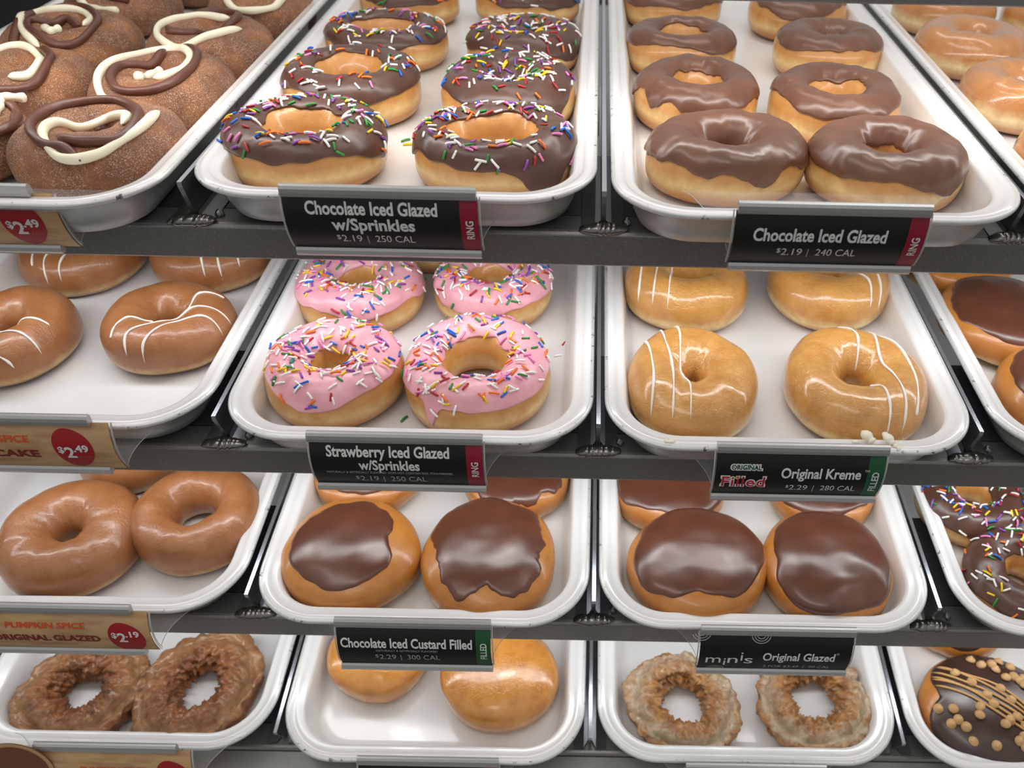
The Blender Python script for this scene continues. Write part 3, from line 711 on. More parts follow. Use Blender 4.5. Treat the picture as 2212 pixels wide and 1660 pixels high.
L0 = 'brown spiced ring with thin white stripes, '
S3 = lambda a, b, c, sl=.35: [[(-1.0, q-sl), (-.45, q+.05), (.1, q+.02), (.6, q+.32), (1.0, q+.25)] for q in (a, b, c)]
for i, (x, d, W, D, lb, ln) in enumerate([
 (-31.9,10.3,9.3,9.2,'whole in view beside the tray rim', [[(-.98,-.2),(-.6,.18),(-.2,.12),(.02,-.1)],[(-.85,-.5),(-.45,-.08),(.1,.0),(.45,.22),(.98,.2)],[(-.68,-.72),(-.2,-.3),(.35,-.08),(.75,.02),(.96,-.12)],[(.28,.18),(.45,.42),(.7,.5),(.9,.48)]]),
 (-42.9,8.9,8.9,9.6,'cut by the left edge of view', [[(-.6,.1),(0,.15),(.4,.02),(.75,-.05)],[(-.6,-.3),(0,-.15),(.4,-.32),(.7,-.5)],[(-.6,-.6),(0,-.5),(.35,-.7)]]),
 (-43.0,20.3,9.5,9.6,'rear left, half under the top shelf bar', [[(-.7,-.55),(-.5,-.1),(-.2,.2)],[(-.5,-.8),(-.3,-.3),(0,.1),(.2,.2)],[(-.2,-.85),(-.05,-.4),(.3,0),(.5,.1)]]),
 (-32.5,20.9,9.6,9.3,'rear right, half under the top shelf bar', [[(-.1,.4),(-.1,0),(-.08,-.45)],[(.2,.4),(.18,0),(.2,-.5)],[(.5,.4),(.52,0),(.52,-.55)]])]):
    make('striped_doughnut', 'pd', 1, x, d, W, D, 3.6, L0+lb, 81+i, 0, 'doughnut', 'white-striped brown rings on the second shelf', {'lines': LN['PD%d' % i], 'Rf': .3})

L0 = 'pink strawberry iced ring with rainbow sprinkles, '
for i, (x, d, W, D, H, lb, op) in enumerate([
 (-18.4,5.1,9.4,9.5,3.8,'front left, behind the strawberry price card',{'sprk':200,'edge':26,'inner':145,'Rf':.31,'dens':lambda th,P: 1}),
 (-8.5,5.3,10.2,10.6,3.8,'front right, tray visible through its hole',{'sprk':190,'edge':22,'inner':135,'Rf':.34,'drips':((-118,5,40),(-90,35,10)),'dens':lambda th,P: 1 if P.length > 2.6 or P.x < 0 else .6}),
 (-18.9,15.5,9.7,9.5,3.7,'rear left, cut by the top shelf bar',{'sprk':230,'edge':16,'inner':145}),
 (-8.5,16.5,9.3,9.0,3.6,'rear right, thickest with sprinkles',{'sprk':270,'edge':14,'inner':140}),
 (-14.5,25.0,9.3,9.2,3.6,'farthest back, a sliver between the two rear ones',{'sprk':30,'edge':14})]):
    make('strawberry_iced_doughnut', 'st', 1, x, d, W, D, H, L0+lb, 91+i, 0, 'doughnut', 'pink sprinkled rings on the second shelf', op)

L0 = 'glossy golden ring with white icing stripes, '
V = lambda q, t=.08: [(q-t, .98), (q-.01, .4), (q+.03, -.2), (q+.02, -.7), (q+.05, -.98)]
for i, (x, d, W, D, H, lb, ln, rf) in enumerate([
 (6.5,4.9,9.2,10.7,3.6,'front left, three stripes down its left side',[[(-.75,.62),(-.66,.3),(-.6,-.2),(-.6,-.62),(-.58,-.8)],[(-.5,.85),(-.4,.4),(-.3,0),(-.28,-.5),(-.3,-.92)],[(-.28,.95),(-.18,.5),(-.14,.25),(-.1,.1),(-.02,-.3),(.0,-.6),(.02,-.97)]],.28),
 (17.9,5.2,9.9,11.1,3.6,'front right, stripes curving down its right side',[[(-.2,.93),(.05,.7),(.12,.4),(.13,.2)],[(.1,.95),(.33,.55),(.45,.25),(.7,-.2),(.78,-.55),(.76,-.85)],[(.42,.85),(.7,.5),(.88,.05),(.93,-.4),(.92,-.55)],[(.25,-.12),(.42,-.18),(.52,-.5),(.56,-.72)]],.3),
 (7.0,17.2,9.8,10.0,4.0,'rear left, cut by the top shelf bar',[V(-.72,.02),V(-.42,-.1),V(-.15,-.12)],.3),
 (18.5,18.1,9.7,10.6,4.0,'rear right, two short stripes at its right',[[(.5,.5),(.7,.1),(.8,-.3)],[(.72,.5),(.88,.15),(.96,-.1)]],.29)]):
    make('kreme_filled_doughnut', 'kr', 1, x, d, W, D, H, L0+lb, 101+i, 0, 'doughnut', 'white-striped golden rings on the second shelf', {'lines': LN['KR%d' % i], 'Rf': rf})

L0 = 'oval golden doughnut with smooth chocolate top, '
FG = 'chocolate-topped filled doughnuts'
for i, (k, x, d, W, D, H, lb, op) in enumerate([
 (1,31.5,13.7,9.9,10.6,3.3,'second shelf, whole one at right edge',{'edge':34}),
 (1,32.4,4.6,9.2,9.8,3.3,'second shelf, front, cut by right edge',{'edge':34}),
 (1,30.6,23.0,9.9,10.6,3.2,'second shelf, sliver under the bar',{'edge':36}),
 (2,-18.4,4.0,10.5,10.4,3.6,'front left behind the custard filled card',{'edge':34,'drips':((-90,30,0),(0,45,-18))}),
 (2,-7.9,3.9,10.1,10.8,3.6,'front right behind the custard filled card',{'edge':32,'amp':.3,'freq':4,'drips':((-95,22,-10),)}),
 (2,-18.7,12.8,9.2,9.2,3.2,'rear left, under the strawberry price card',{'edge':38}),
 (2,-6.5,12.5,8.9,9.1,3.2,'beside the strawberry card, ragged icing edge',{'edge':34,'amp':.5,'freq':5}),
 (2,7.8,3.7,10.8,10.2,3.6,'front left of the tray behind the minis card',{'edge':27,'lump':.07,'drips':((-95,35,-22),)}),
 (2,17.6,3.6,9.9,10.0,3.6,'front right of the tray behind the minis card',{'edge':20,'lump':.08,'drips':((190,30,-12),)}),
 (2,6.1,11.7,9.5,9.4,3.2,'rear left behind the Original Kreme card',{'edge':18,'lump':.1,'drips':((-110,40,-18),)}),
 (2,18.7,12.0,8.8,9.4,3.2,'rear right, under the green banded card',{'edge':28})]):
    make('chocolate_topped_doughnut', 'fc', k, x, d, W, D, H, L0+lb, 121+i, 0, 'doughnut', FG, op)

L0 = 'plain brown glazed ring, '
for i, (x, d, W, D, lb, rf) in enumerate([
 (-39.9,5.0,10.5,10.4,'large front left one with a narrow hole',.29),
 (-31.0,7.1,9.7,9.8,'against the right rim, white tray seen through its hole',.32),
 (-39.0,14.5,9.0,8.6,'behind the other two, under the second shelf bar',.3),
 (-29.6,18.6,9.6,9.4,'glimpsed in the gap between two trays of the second shelf',.3)]):
    make('spice_glazed_doughnut', 'gl', 2, x, d, W, D, 3.8, L0+lb, 141+i, 0, 'doughnut', 'plain brown rings on the third shelf', {'Rf': rf})
make('sprinkled_doughnut', 'sp', 2, 30.6, 10.5, 8.3, 8.2, 3.2, 'chocolate ring with sprinkles, rear one at the right end of the third shelf', 151, 0, 'doughnut', 'sprinkled rings at the right of the third shelf', {'sprk':120,'edge':18})
make('sprinkled_doughnut', 'sp', 2, 30.2, 20.5, 8.6, 8.4, 3.2, 'chocolate ring with sprinkles, glimpsed in the gap beside the right second shelf tray', 154, 0, 'doughnut', 'sprinkled rings at the right of the third shelf', {'sprk':70,'edge':18})
make('sprinkled_doughnut', 'sp', 2, 32.1, 2.9, 8.8, 8.4, 3.2, 'chocolate ring with sprinkles, front one at the right end of the third shelf', 152, 0, 'doughnut', 'sprinkled rings at the right of the third shelf', {'sprk':110,'edge':16})
make('chocolate_iced_doughnut', 'rc', 2, 39.4, 10.2, 8.6, 8.2, 3.3, 'bare chocolate iced ring cut by the right edge beside the sprinkled ones', 153, 0, 'doughnut', None, {'edge':20})
L0 = 'craggy brown old-fashioned cake ring, '
make('cake_doughnut', 'of', 3, -42.0, 3.4, 10.9, 8.9, 2.8, L0+'left one, partly under the price card', 161, 20, 'doughnut', 'brown cake rings on the bottom shelf', {'Rf':.335})
make('cake_doughnut', 'of', 3, -32.5, 3.9, 10.9, 9.8, 2.8, L0+'right one in full view against the tray rim', 162, 60, 'doughnut', 'brown cake rings on the bottom shelf', {'Rf':.335})
L0 = 'craggy pale glazed old-fashioned cake ring, '
make('cake_doughnut', 'oq', 3, 7.7, 3.4, 9.7, 8.8, 2.7, L0+'left one of its tray', 163, -30, 'doughnut', 'pale glazed cake rings on the bottom shelf', {'Rf':.355})
make('cake_doughnut', 'oq', 3, 18.5, 3.9, 9.4, 9.2, 2.7, L0+'right one of its tray below the minis card', 164, 10, 'doughnut', 'pale glazed cake rings on the bottom shelf', {'Rf':.355})
make('filled_doughnut', 'pf', 3, -18.2, 7.0, 8.8, 7.9, 3.4, 'smooth golden filled doughnut without icing, left one half hidden by the card', 165, 0, 'doughnut', 'plain filled doughnuts on the bottom shelf', {})
make('filled_doughnut', 'pf', 3, -7.6, 5.1, 10.2, 8.8, 3.8, 'smooth golden filled doughnut without icing, right one in full view', 166, 0, 'doughnut', 'plain filled doughnuts on the bottom shelf', {})
make('peanut_butter_doughnut', 'pb', 3, 32.9, 3.0, 11.6, 9.8, 3.2, 'dark chocolate doughnut with tan chips and drizzle in the bottom right corner', 167, 0, 'doughnut', None, {'chips':40,'strands':6,'edge':4,'drips':((170,30,-30),)})
make('peanut_butter_doughnut', 'pb', 3, 32.8, 11.8, 8.8, 7.6, 3.0, 'doughnut with tan chips mostly hidden behind the corner one', 168, 0, 'doughnut', None, {'chips':14,'strands':2,'edge':22})

# loose crumbs, sprinkles and kreme on the trays
for k, x, d, c, rz, lb in [
 (1,-5.2,12.6,'pink',40,'between the rear and front right pink rings'), (1,-2.6,11.5,'red',60,'nearest the right rim of the pink tray'), (1,-3.9,9.3,'blue',80,'lying alone right of the front right pink ring'),
 (1,-3.0,9.9,'white',10,'lying right of the front right pink ring'), (1,-4.7,11.0,'purple',120,'just behind the front right pink ring'), (1,-13.3,2.4,'green',60,'between the two front pink rings'),
 (1,-21.5,1.0,'yellow',10,'by the left foot of the front pink ring'), (1,-16.5,.5,'white',20,'before the front left pink ring, on its right'), (1,-4.6,1.3,'orange',150,'at the right foot of the front right pink ring'),
 (1,-18.9,.45,'pink',0,'before the front left pink ring, at its middle'),
 (0,-13.2,14.4,'red',130,'beside the second left ring of the sprinkled chocolate tray'), (0,-14.0,11.6,'green',40,'between the left rings of the sprinkled chocolate tray'), (0,-13.7,10.9,'yellow',10,'in front of the second left chocolate ring'),
 (0,-13.7,3.6,'blue',70,'between the two front sprinkled chocolate rings'), (0,-12.6,2.6,'orange',120,'on the tray floor right above the price card')]:
    o = obj('loose_sprinkle', SPM[c, 1]); o.matrix_world = rowM(k, x, d, FLOOR_H+.08, rad(rz)); tag(o, c+' sprinkle fallen on the tray, '+lb, 'sprinkle', 'sprinkles fallen on the trays')
def blob(name, seeds, mat, seed):
    mb = MB(); rnd = random.Random(seed)
    for pts, r in seeds:
        q_ = []
        for i in range(len(pts)-1): q_ += [Vector(pts[i]).lerp(Vector(pts[i+1]), j/6) for j in range(6)]
        q_.append(Vector(pts[-1]))
        mb.tube(q_, lambda u: r*(.8+.5*abs(math.sin(u*5+r*9))), 10, 0, 2, .7)
    return mb.mesh(name, mat, True)
for x, d, h, sh, lb in [
 (9.2,-2.35,.62,[([(-.9,.1,0),(-.5,0,.02),(0,.05,0),(.5,0,.02)],.16),([(.35,0,0),(.5,-.18,-.15),(.55,-.28,-.6)],.14)],'white kreme dripped over the front rim below the left striped ring'),
 (17.2,-2.0,.66,[([(-.5,.9,.2),(-.2,.4,.15),(.1,0,0)],.3),([(.9,.9,.1),(1.1,.3,.1),(1.3,-.1,0)],.26),([(-1.3,.1,0),(-.8,.05,0)],.14),([(1.3,-.1,0),(1.6,-.35,-.1),(1.65,-.5,-.5)],.15)],'white kreme dripped over the front rim below the right striped ring'),
 (4.6,-2.2,.6,[([(-.5,.1,0),(-.2,0,.02),(.2,.1,0)],.12)],'small white kreme speck at the left corner of the front rim')]:
    o = obj('kreme_drip', blob('kreme_drip', sh, M['kreme'], 3)); o.matrix_world = rowM(1, x, d, h); tag(o, lb, 'icing')

# ------------------------------------------------------------------ price cards
def text_mesh(body, size, align='CENTER', bold=0., sx=1., width=None, rot=0., shear=0.):
    """flat glyph geometry in cm: verts, faces, centred on 0"""
    cu = bpy.data.curves.new('t', 'FONT'); cu.body = body; cu.size = size; cu.offset = bold; cu.align_x = 'LEFT'; cu.resolution_u = 3; cu.shear = shear; cu.space_character = 1.12 if body == 'Filled' else 1.0
    o = bpy.data.objects.new('t', cu); col.objects.link(o); bpy.context.view_layer.update()
    me = bpy.data.meshes.new_from_object(o.evaluated_get(bpy.context.evaluated_depsgraph_get()))
    v = [Vector(p.co) for p in me.vertices]; f = [tuple(p.vertices) for p in me.polygons]
    bpy.data.objects.remove(o); bpy.data.meshes.remove(me); bpy.data.curves.remove(cu)
    x0, x1 = min(p.x for p in v), max(p.x for p in v); y0, y1 = min(p.y for p in v), max(p.y for p in v)
    if width: sx = width/(x1-x0)
    v = [Vector(((p.x-(x0+x1)/2)*sx, p.y-size*.34, 0)) for p in v]
    if rot: v = [Vector((p.x*math.cos(rot)-p.y*math.sin(rot), p.x*math.sin(rot)+p.y*math.cos(rot), 0)) for p in v]
    return v, f

CH, SAG = 3.75, .42; CR_ = ((CH/2)**2+SAG**2)/(2*SAG); CA = math.asin(CH/2/CR_)
def cardmap(u, v, lift=0.):
    """u across (cm from centre), v down the card 0..1"""
    a = -CA+2*CA*v; r = CR_+lift
    return (u, -(r*math.cos(a)-(CR_-SAG)), -.62-CH/2-r*math.sin(a))
ARC = 2*CA*CR_
def patch(u0, u1, v0, v1, lift, nu=2, nv=14):
    v = [cardmap(u0+(u1-u0)*i/nu, v0+(v1-v0)*j/nv, lift) for i in range(nu+1) for j in range(nv+1)]
    w = nv+1; f = [(i*w+j, i*w+j+1, (i+1)*w+j+1, (i+1)*w+j) for i in range(nu) for j in range(nv)]
    return v, f
def disc(uc, vc, ru, rv, lift, n=40, blob_=0.):
    v = [cardmap(uc, vc, lift)]; R = 6
    for r in range(1, R+1):
        for i in range(n):
            a = 2*PI*i/n; q = 1+blob_*math.cos(3*a+.7)
            v.append(cardmap(uc+ru*q*r/R*math.cos(a), vc+rv*q*r/R*math.sin(a)/ARC, lift))
    f = [(0, 1+(i+1)%n, 1+i) for i in range(n)]
    for r in range(1, R): f += [(1+(r-1)*n+i, 1+(r-1)*n+(i+1)%n, 1+r*n+(i+1)%n, 1+r*n+i) for i in range(n)]
    return v, [q[::-1] for q in f]
def ringm(uc, vc, r0, r1, lift, a0=0, a1=360, n=40):
    v = []
    for i in range(n+1):
        a = rad(a0+(a1-a0)*i/n)
        for r in (r0, r1): v.append(cardmap(uc+r*math.cos(a), vc-r*math.sin(a)/ARC, lift))
    return v, [(2*i, 2*i+1, 2*i+3, 2*i+2) for i in range(n)]

def sign(k, xc, d, h, lean, w, label, build, mat, cw=None, dxc=0.):
    root = empty('price_sign'); root.matrix_world = rowM(k, xc, d, h, 0, -rad(lean)); tag(root, label, 'sign', 'price signs clipped to the shelf fronts')
    hw = w/2; ch = (cw or w-.1)/2
    # rails: folded aluminium with a rolled top
    mb = MB(); n = 10; prof = [(.12,-.1),(.2,-.7)] + [(-.1,-.74),(-.26,-.66)] + [(-.06-.24*math.cos(a*PI/n*.9), -.28+.27*math.sin(a*PI/n*.9)-.1) for a in range(n+1)] + [(.16,-.2)]
    prof = [(.2,-.72),(.2,-.2),(.12,-.04),(0,0),(-.14,-.05),(-.24,-.2),(-.27,-.45),(-.25,-.68),(-.18,-.74),(-.12,-.66)]
    mb.prism_x(prof, -hw, hw); obj('top_rail', mb.mesh('top_rail', M['rail']), root, 'brushed aluminium upper rail')
    zb = -.62-CH
    prof = [(-.1,zb+.12),(-.2,zb-.02),(-.26,zb-.24),(-.18,zb-.42),(0,zb-.46),(.2,zb-.4),(.24,zb-.1),(.14,zb+.1)]
    mb = MB(); mb.prism_x(prof[::-1], -hw, hw); obj('bottom_rail', mb.mesh('bottom_rail', M['rail']), root, 'brushed aluminium lower rail')
    v, f = patch(-ch+dxc, ch+dxc, 0, 1, 0); v2, f2 = patch(-ch+dxc, ch+dxc, 0, 1, -.05); mb = MB(); mb.add(v, f); mb.add(v2, [q[::-1] for q in f2])
    card = obj('card', mb.mesh('card', M[mat], True), root, 'black printed card' if mat == 'card_black' else 'wood-patterned printed card')
    # clear holder: sheet behind the card and a flared tongue along the shelf bar
    mb = MB(); v, f = patch(-ch-.12+dxc, ch+.12+dxc, 0, 1, -.12); mb.add(v, f)
    obj('clear_holder', mb.mesh('clear_holder', M['clear'], True), root, 'clear plastic holder')
    for s in (-1, 1):
        mb = MB(); v, f = patch(s*(ch+.12)+dxc-.03, s*(ch+.12)+dxc+.03, 0, 1, -.05, 1); mb.add(v, f); v, f = patch(s*(ch+.12)+dxc-.03, s*(ch+.12)+dxc+.03, 0, 1, -.16, 1); mb.add(v, f)
        obj('holder_edge', mb.mesh('holder_edge', M['clear_edge'], True), root, 'light cut edge of the clear holder')
    back = d+.45 if k < 3 else d+.6
    mb = MB(); n = 16; L = []
    y1 = -d-.28; 
    for i in range(n+1):
        t = i/n; L.append((ch*.99 + 2.6*(1-math.cos(t*PI/2)), y1*min(1, .12+1.0*t) , zb+.05+ (2.0)*t))
    v = [(-a+dxc, b, c) for a, b, c in L] + [(a+dxc, b, c) for a, b, c in L]
    mb.add(v, [(i, n+1+i, n+2+i, i+1) for i in range(n)])
    obj('clear_tongue', mb.mesh('clear_tongue', M['clear'], True), root, 'clear plastic tongue behind the card')
    for s in (-1, 1):
        mb = MB(); mb.tube([(s*a+dxc, b-.02, c) for a, b, c in L], .022, 6); obj('tongue_edge', mb.mesh('tongue_edge', M['clear_edge'], True), root, 'curved edge of the plastic tongue')
    def T(body, size, u, v, mat_='text_white', bold=0., width=None, name='lettering', rot=0., shear=0., lift=.03):
        gv, gf = text_mesh(body, size, bold=bold, width=width, rot=rot, shear=shear)
        mb = MB(); mb.add([cardmap(u+p.x, v-p.y/ARC, lift) for p in gv], gf); return obj(name, mb.mesh(name, M[mat_]), card)
    def A(vf, mat_, name):
        mb = MB(); mb.add(*vf); return obj(name, mb.mesh(name, M[mat_], True), card)
    build(T, A, ch)
    return root

def ring_card(title, price, line2=None, fine=None, band='RING', bmat='band_red', tw=7.4, t2w=4.7):
    def b(T, A, ch):
        A(patch(ch-1.02, ch, .0, 1, .015), bmat, 'colour_band')
        T(band, .62, ch-.5, .52, 'text_white', .012, width=1.25 if band == 'RING' else 1.5, name='band_lettering', rot=PI/2, lift=.035)
        uc = -.52
        if line2:
            T(title, 1.08, uc, .2, bold=.03, width=tw, name='title_lettering'); T(line2, 1.08, uc, .46, bold=.03, width=t2w, name='title_lettering')
            if fine: T(fine, .28, uc, .62, 'text_grey_and_shaded', 0, width=7.9, name='fine_print')
            T(price[0], .76, uc-1.38, .78 if fine else .72, 'text_white' if not fine else 'text_grey_and_shaded', 0, width=1.15, name='price_lettering'); T('$', .5, uc-2.12, .755 if fine else .695, 'text_white' if not fine else 'text_grey_and_shaded', 0, name='price_lettering'); T('|', .7, uc-.47, .78 if fine else .72, 'text_grey_and_shaded', 0, name='price_lettering')  # with fine print, price is greyed to paint shade where the card curls under
            T(price[1], .76, uc+1.1, .78 if fine else .72, 'text_white' if not fine else 'text_grey_and_shaded', 0, width=2.25, name='price_lettering')
        else:
            T(title, 1.12, uc, .36, bold=.03, width=tw, name='title_lettering')
            vv = .66
            if fine: T(fine, .26, uc, .53, 'text_grey_and_shaded', 0, width=4.2, name='fine_print'); vv = .7
            m_ = 'text_grey_and_shaded' if fine else 'text_white'  # grey price stands for white print shaded on the down-turned lower card
            T(price[0], .76, uc-1.38, vv, m_, 0, width=1.15, name='price_lettering'); T('$', .5, uc-2.12, vv-.025, m_, 0, name='price_lettering'); T('|', .7, uc-.47, vv, 'text_grey_and_shaded', 0, name='price_lettering')
            T(price[1], .76, uc+1.1, vv, m_, 0, width=2.25, name='price_lettering')
    return b
def kreme_card(T, A, ch):
    A(patch(ch-1.02, ch, 0, 1, .015), 'band_green', 'colour_band'); T('FILLED', .6, ch-.5, .56, 'text_white', .012, width=1.65, name='band_lettering', rot=PI/2, lift=.035)
    T('ORIGINAL', .5, -3.35, .3, 'logo_white', .075, width=2.05, name='logo_halo', lift=.025)
    T('Filled', 1.25, -3.45, .6, 'logo_white', .085, width=2.9, name='logo_halo', lift=.02)
    T('ORIGINAL', .5, -3.35, .3, 'logo_green', .016, width=1.9, name='logo_lettering', lift=.04)
    T('Filled', 1.25, -3.45, .6, 'logo_red', .012, width=2.7, name='logo_lettering', lift=.045)
    A(ringm(-3.86, .5, .07, .15, .055), 'chip', 'logo_ring')
    T('Original Kreme', 1.1, 1.35, .4, bold=.028, width=5.0, name='title_lettering'); T('TM', .25, 4.18, .33, 'text_white', 0, width=.3, name='title_lettering')
    T('2.29', .72, .1, .72, 'text_white', 0, width=1.15, name='price_lettering'); T('$', .4, -.62, .695, 'text_white', 0, name='price_lettering'); T('|', .72, 1.05, .72, 'text_grey_and_shaded', 0, name='price_lettering'); T('280 CAL', .72, 2.6, .72, 'text_white', 0, width=2.2, name='price_lettering')
def mini_card(T, A, ch):
    for uc, vc, a0, a1 in ((-1.1, .04, 190, 350), (-5.2, -.0, 200, 345), (-4.0, 1.0, 10, 170)):
        for r in (.26, .44, .62): 
            A(ringm(uc, vc if vc else .0, r, r+.06, .02, a0 if r > .3 or vc != .04 else 170, a1), 'text_grey_and_shaded', 'ring_motif')
    T('m', 1.35, -4.25, .6, 'text_white', 0, width=1.05, name='logo_lettering'); T('i', 1.35, -3.45, .68, 'text_white', 0, name='logo_lettering'); T('n', 1.35, -2.9, .6, 'text_white', 0, width=.7, name='logo_lettering')
    T('i', 1.35, -2.3, .52, 'text_white', 0, name='logo_lettering'); T('s', 1.35, -1.8, .6, 'text_white', 0, width=.6, name='logo_lettering')
    T('Original Glazed', 1.1, 1.65, .52, bold=.026, width=5.0, name='title_lettering'); T('®', .3, 4.3, .42, 'text_grey_and_shaded', 0, name='title_lettering')
    T('2 FOR $3.49  |  90 CAL', .55, 1.65, .82, 'text_grey_and_shaded', 0, width=4.7, name='price_lettering')  # grey paints the dimness of the card's lower, down-facing part
def kraft_card(l1, l2, price, w1=5., w2=6.2, u1=-1.4, u2=-1., bu=None, bv=.5, each=True):
    def b(T, A, ch):
        if l1: T(l1, .66, u1, .3 if l2 else .45, 'text_orange', .016, width=w1, name='title_lettering', shear=.1)
        if l2: T(l2, .82, u2, .6, 'text_maroon', .03, width=w2, name='title_lettering')
        c = bu if bu is not None else ch-2.0
        A(disc(c, bv, 1.2, 1.6, .02, blob_=.06), 'badge_red', 'price_badge')
        if price:
            T('$', .7, c-.75, .5, 'text_white', .02, name='price_lettering', lift=.04); T(price[0], 1.25, c-.25, .56, 'text_white', .035, width=.6, name='price_lettering', lift=.04)
            T('.'+price[2:], .75, c+.5, .47, 'text_white', .025, width=.95, name='price_lettering', lift=.04)
            if each: T('EACH', .34, c+.5, .65, 'badge_faint', 0, width=.9, name='price_lettering', lift=.04)
    return b

sign(0, -12.55, -3.0, 1.5, -8, 10.85, 'black card reading Chocolate Iced Glazed w/Sprinkles, $2.19, 250 CAL, red RING band', ring_card('Chocolate Iced Glazed', ('2.19', '250 CAL'), 'w/Sprinkles'), 'card_black', 10.9)
sign(0, 12.45, -4.3, 1.72, -10, 10.5, 'black card reading Chocolate Iced Glazed, $2.19, 240 CAL, with red RING band', ring_card('Chocolate Iced Glazed', ('2.19', '240 CAL')), 'card_black', 10.6)
sign(1, -12.5, -3.0, 1.64, 2, 10.75, 'black card reading Strawberry Iced Glazed w/Sprinkles, below the pink rings', ring_card('Strawberry Iced Glazed', ('2.19', '250 CAL'), 'w/Sprinkles', 'NATURALLY & ARTIFICIALLY FLAVORED. DOES NOT CONTAIN REAL STRAWBERRIES.', tw=7.6, t2w=3.8), 'card_black')
sign(1, 12.6, -3.0, 1.42, 2.5, 10.6, 'black card reading Original Kreme, $2.29, 280 CAL, with red and white Filled logo', kreme_card, 'card_black')
sign(2, -12.3, -3.0, 2.0, 12.5, 10.6, 'black card reading Chocolate Iced Custard Filled, $2.29, 300 CAL, green band', ring_card('Chocolate Iced Custard Filled', ('2.29', '300 CAL'), None, 'NATURALLY & ARTIFICIALLY FLAVORED', 'FILLED', 'band_green', tw=9.0), 'card_black')
sign(2, 12.6, -3.0, 1.86, 9, 10.6, 'black card reading minis Original Glazed, 2 for $3.49, with ring motifs', mini_card, 'card_black')
sign(3, -12.1, -3.0, 3.05, 16, 10.5, 'aluminium topped sign at the bottom edge below the empty front of the tray', ring_card('Original Glazed', ('2.19', '190 CAL')), 'card_black')
sign(3, 12.4, -3.0, 2.95, 16, 10.5, 'aluminium topped sign at the bottom edge below the pale cake rings', ring_card('Original Glazed', ('2.19', '190 CAL')), 'card_black')
sign(0, -37.3, -3.0, 1.14, -10, 10.8, 'wood-patterned price card with red $2.49 badge, left edge of the top shelf', kraft_card('PUMPKIN SPICE', None, '2.49', u1=-2.5, bu=4.2), 'kraft', 12.4, .3)
sign(1, -36.2, -3.0, 2.58, 1, 10.75, 'wood-patterned card with red $2.49 badge, left edge of the second shelf', kraft_card('PUMPKIN SPICE', 'CHEESECAKE', '2.49', 5.4, 6.8, u1=-1.35, u2=-1.75, bu=3.85), 'kraft', 12.2, .3)
sign(2, -36.4, -3.0, 2.98, 9.5, 10.6, 'wood-patterned card reading Pumpkin Spice Original Glazed, red $2.19 badge', kraft_card('PUMPKIN SPICE', 'ORIGINAL GLAZED', '2.19', 5.4, 7.3, u1=-.7, u2=-.9, bu=4.55, bv=.62, each=False), 'kraft', 12.0, .3)
s4 = sign(3, -35.5, -3.0, 4.5, 16, 10.4, 'wood-patterned Pumpkin Spice card at bottom left with a doughnut picture', kraft_card('PUMPKIN SPICE', None, None, 4.9, u1=.3, bu=4.6, bv=.62), 'kraft', 12.4, -.1)
mb = MB(); n = 40
for R_, y_, mi in ((2.6, -.5, 1), (2.25, -.53, 0)):
    mb.add([(-6.6, y_, -2.2)] + [(-6.6+R_*math.cos(2*PI*i/n), y_, -2.2+R_*math.sin(2*PI*i/n)) for i in range(n)], [(0, 1+i, 1+(i+1)%n) for i in range(n)], mi)
mb.add([(-6.6, -.44, -2.2)] + [(-6.6+2.6*math.cos(2*PI*i/n), -.44, -2.2+2.6*math.sin(2*PI*i/n)) for i in range(n)], [(0, 1+(i+1)%n, 1+i) for i in range(n)], 1)
obj('doughnut_picture', mb.mesh('doughnut_picture', [M['print_doughnut'], M['print_doughnut_edge']]), s4, 'printed doughnut picture')

# ------------------------------------------------------------------ surroundings
def struct(name, mb, mat):
    o = obj(name, mb.mesh(name, M[mat])); o['kind'] = 'structure'; return o
mb = MB(); mb.box(-250, 250, -300, 120, -125, -122); struct('floor', mb, 'floor')
mb = MB(); mb.box(-58.5, -57, -4, 62, -60, 20); o = obj('side_panel', mb.mesh('side_panel', M['side'])); tag(o, 'black side panel of the display case beyond the left tray rims', 'panel')
mb = MB(); mb.box(-60, 66, -22, 62, -122, -52); o = bevel(obj('case_base', mb.mesh('case_base', M['side'])), .5); tag(o, 'dark base cabinet under the lowest shelf', 'cabinet')

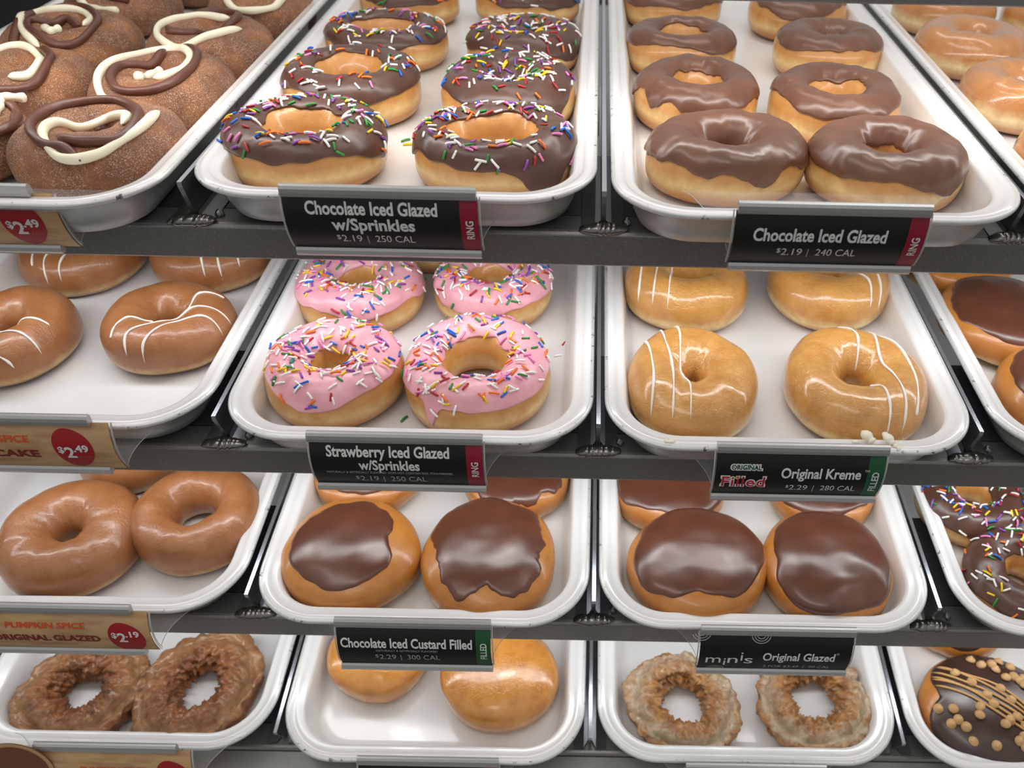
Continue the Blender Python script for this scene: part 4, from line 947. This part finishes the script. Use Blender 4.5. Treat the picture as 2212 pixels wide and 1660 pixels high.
# ------------------------------------------------------------------ light
w = bpy.data.worlds.new('world'); sc.world = w; w.use_nodes = True; nt = w.node_tree; bg = nt.nodes['Background']
tc = nt.nodes.new('ShaderNodeTexCoord'); sp = nt.nodes.new('ShaderNodeSeparateXYZ'); nt.links.new(tc.outputs['Generated'], sp.inputs[0])
r = nt.nodes.new('ShaderNodeValToRGB'); e = r.color_ramp.elements
mr = nt.nodes.new('ShaderNodeMapRange'); mr.inputs[1].default_value = -1; nt.links.new(sp.outputs[2], mr.inputs[0]); nt.links.new(mr.outputs[0], r.inputs[0])
e[0].position = 0; e[0].color = (.12,.117,.11,1); e[1].position = 1; e[1].color = (.75,.74,.72,1)
x = e.new(.45); x.color = (.3,.3,.3,1); x = e.new(.56); x.color = (.5,.5,.5,1)
nt.links.new(r.outputs[0], bg.inputs[0]); bg.inputs[1].default_value = .8
def area(name, loc, target, sx, sy, energy, c=(1,1,1)):
    la = bpy.data.lights.new(name, 'AREA'); la.shape = 'RECTANGLE'; la.size = sx; la.size_y = sy; la.energy = energy; la.color = c
    o = bpy.data.objects.new(name, la); col.objects.link(o); o.location = loc
    o.rotation_euler = (Vector(target)-Vector(loc)).to_track_quat('-Z', 'Y').to_euler(); return o
area('ceiling_lamp', (-.5, -.5, 1.6), (0, 0, -.1), 1.8, .35, 6.8, (1, .97, .93))
area('ceiling_lamp', (.3, .5, 1.5), (0, .2, -.1), 1.8, .3, 6.8, (1, .97, .94))

# ------------------------------------------------------------------ camera
cd = bpy.data.cameras.new('camera'); cam = bpy.data.objects.new('camera', cd); col.objects.link(cam); sc.camera = cam
cd.sensor_fit = 'HORIZONTAL'; cd.sensor_width = 36; cd.lens = 1850/2212*36; cd.shift_x = -176.3/2212; cd.shift_y = 15.2/2212
ya, pi_, ro = -.00739, .88999, .02514
cam.matrix_world = Matrix.Translation(CAM) @ Matrix.Rotation(ya, 4, 'Z') @ Matrix.Rotation(pi_, 4, 'X') @ Matrix.Rotation(ro, 4, 'Z')
cd.clip_start = .01; cd.dof.use_dof = True; cd.dof.focus_distance = .56; cd.dof.aperture_fstop = 8
vs = sc.view_settings; vs.view_transform = 'Standard'; vs.look = 'None'; vs.gamma = 1; vs.use_curve_mapping = False; vs.exposure = 0
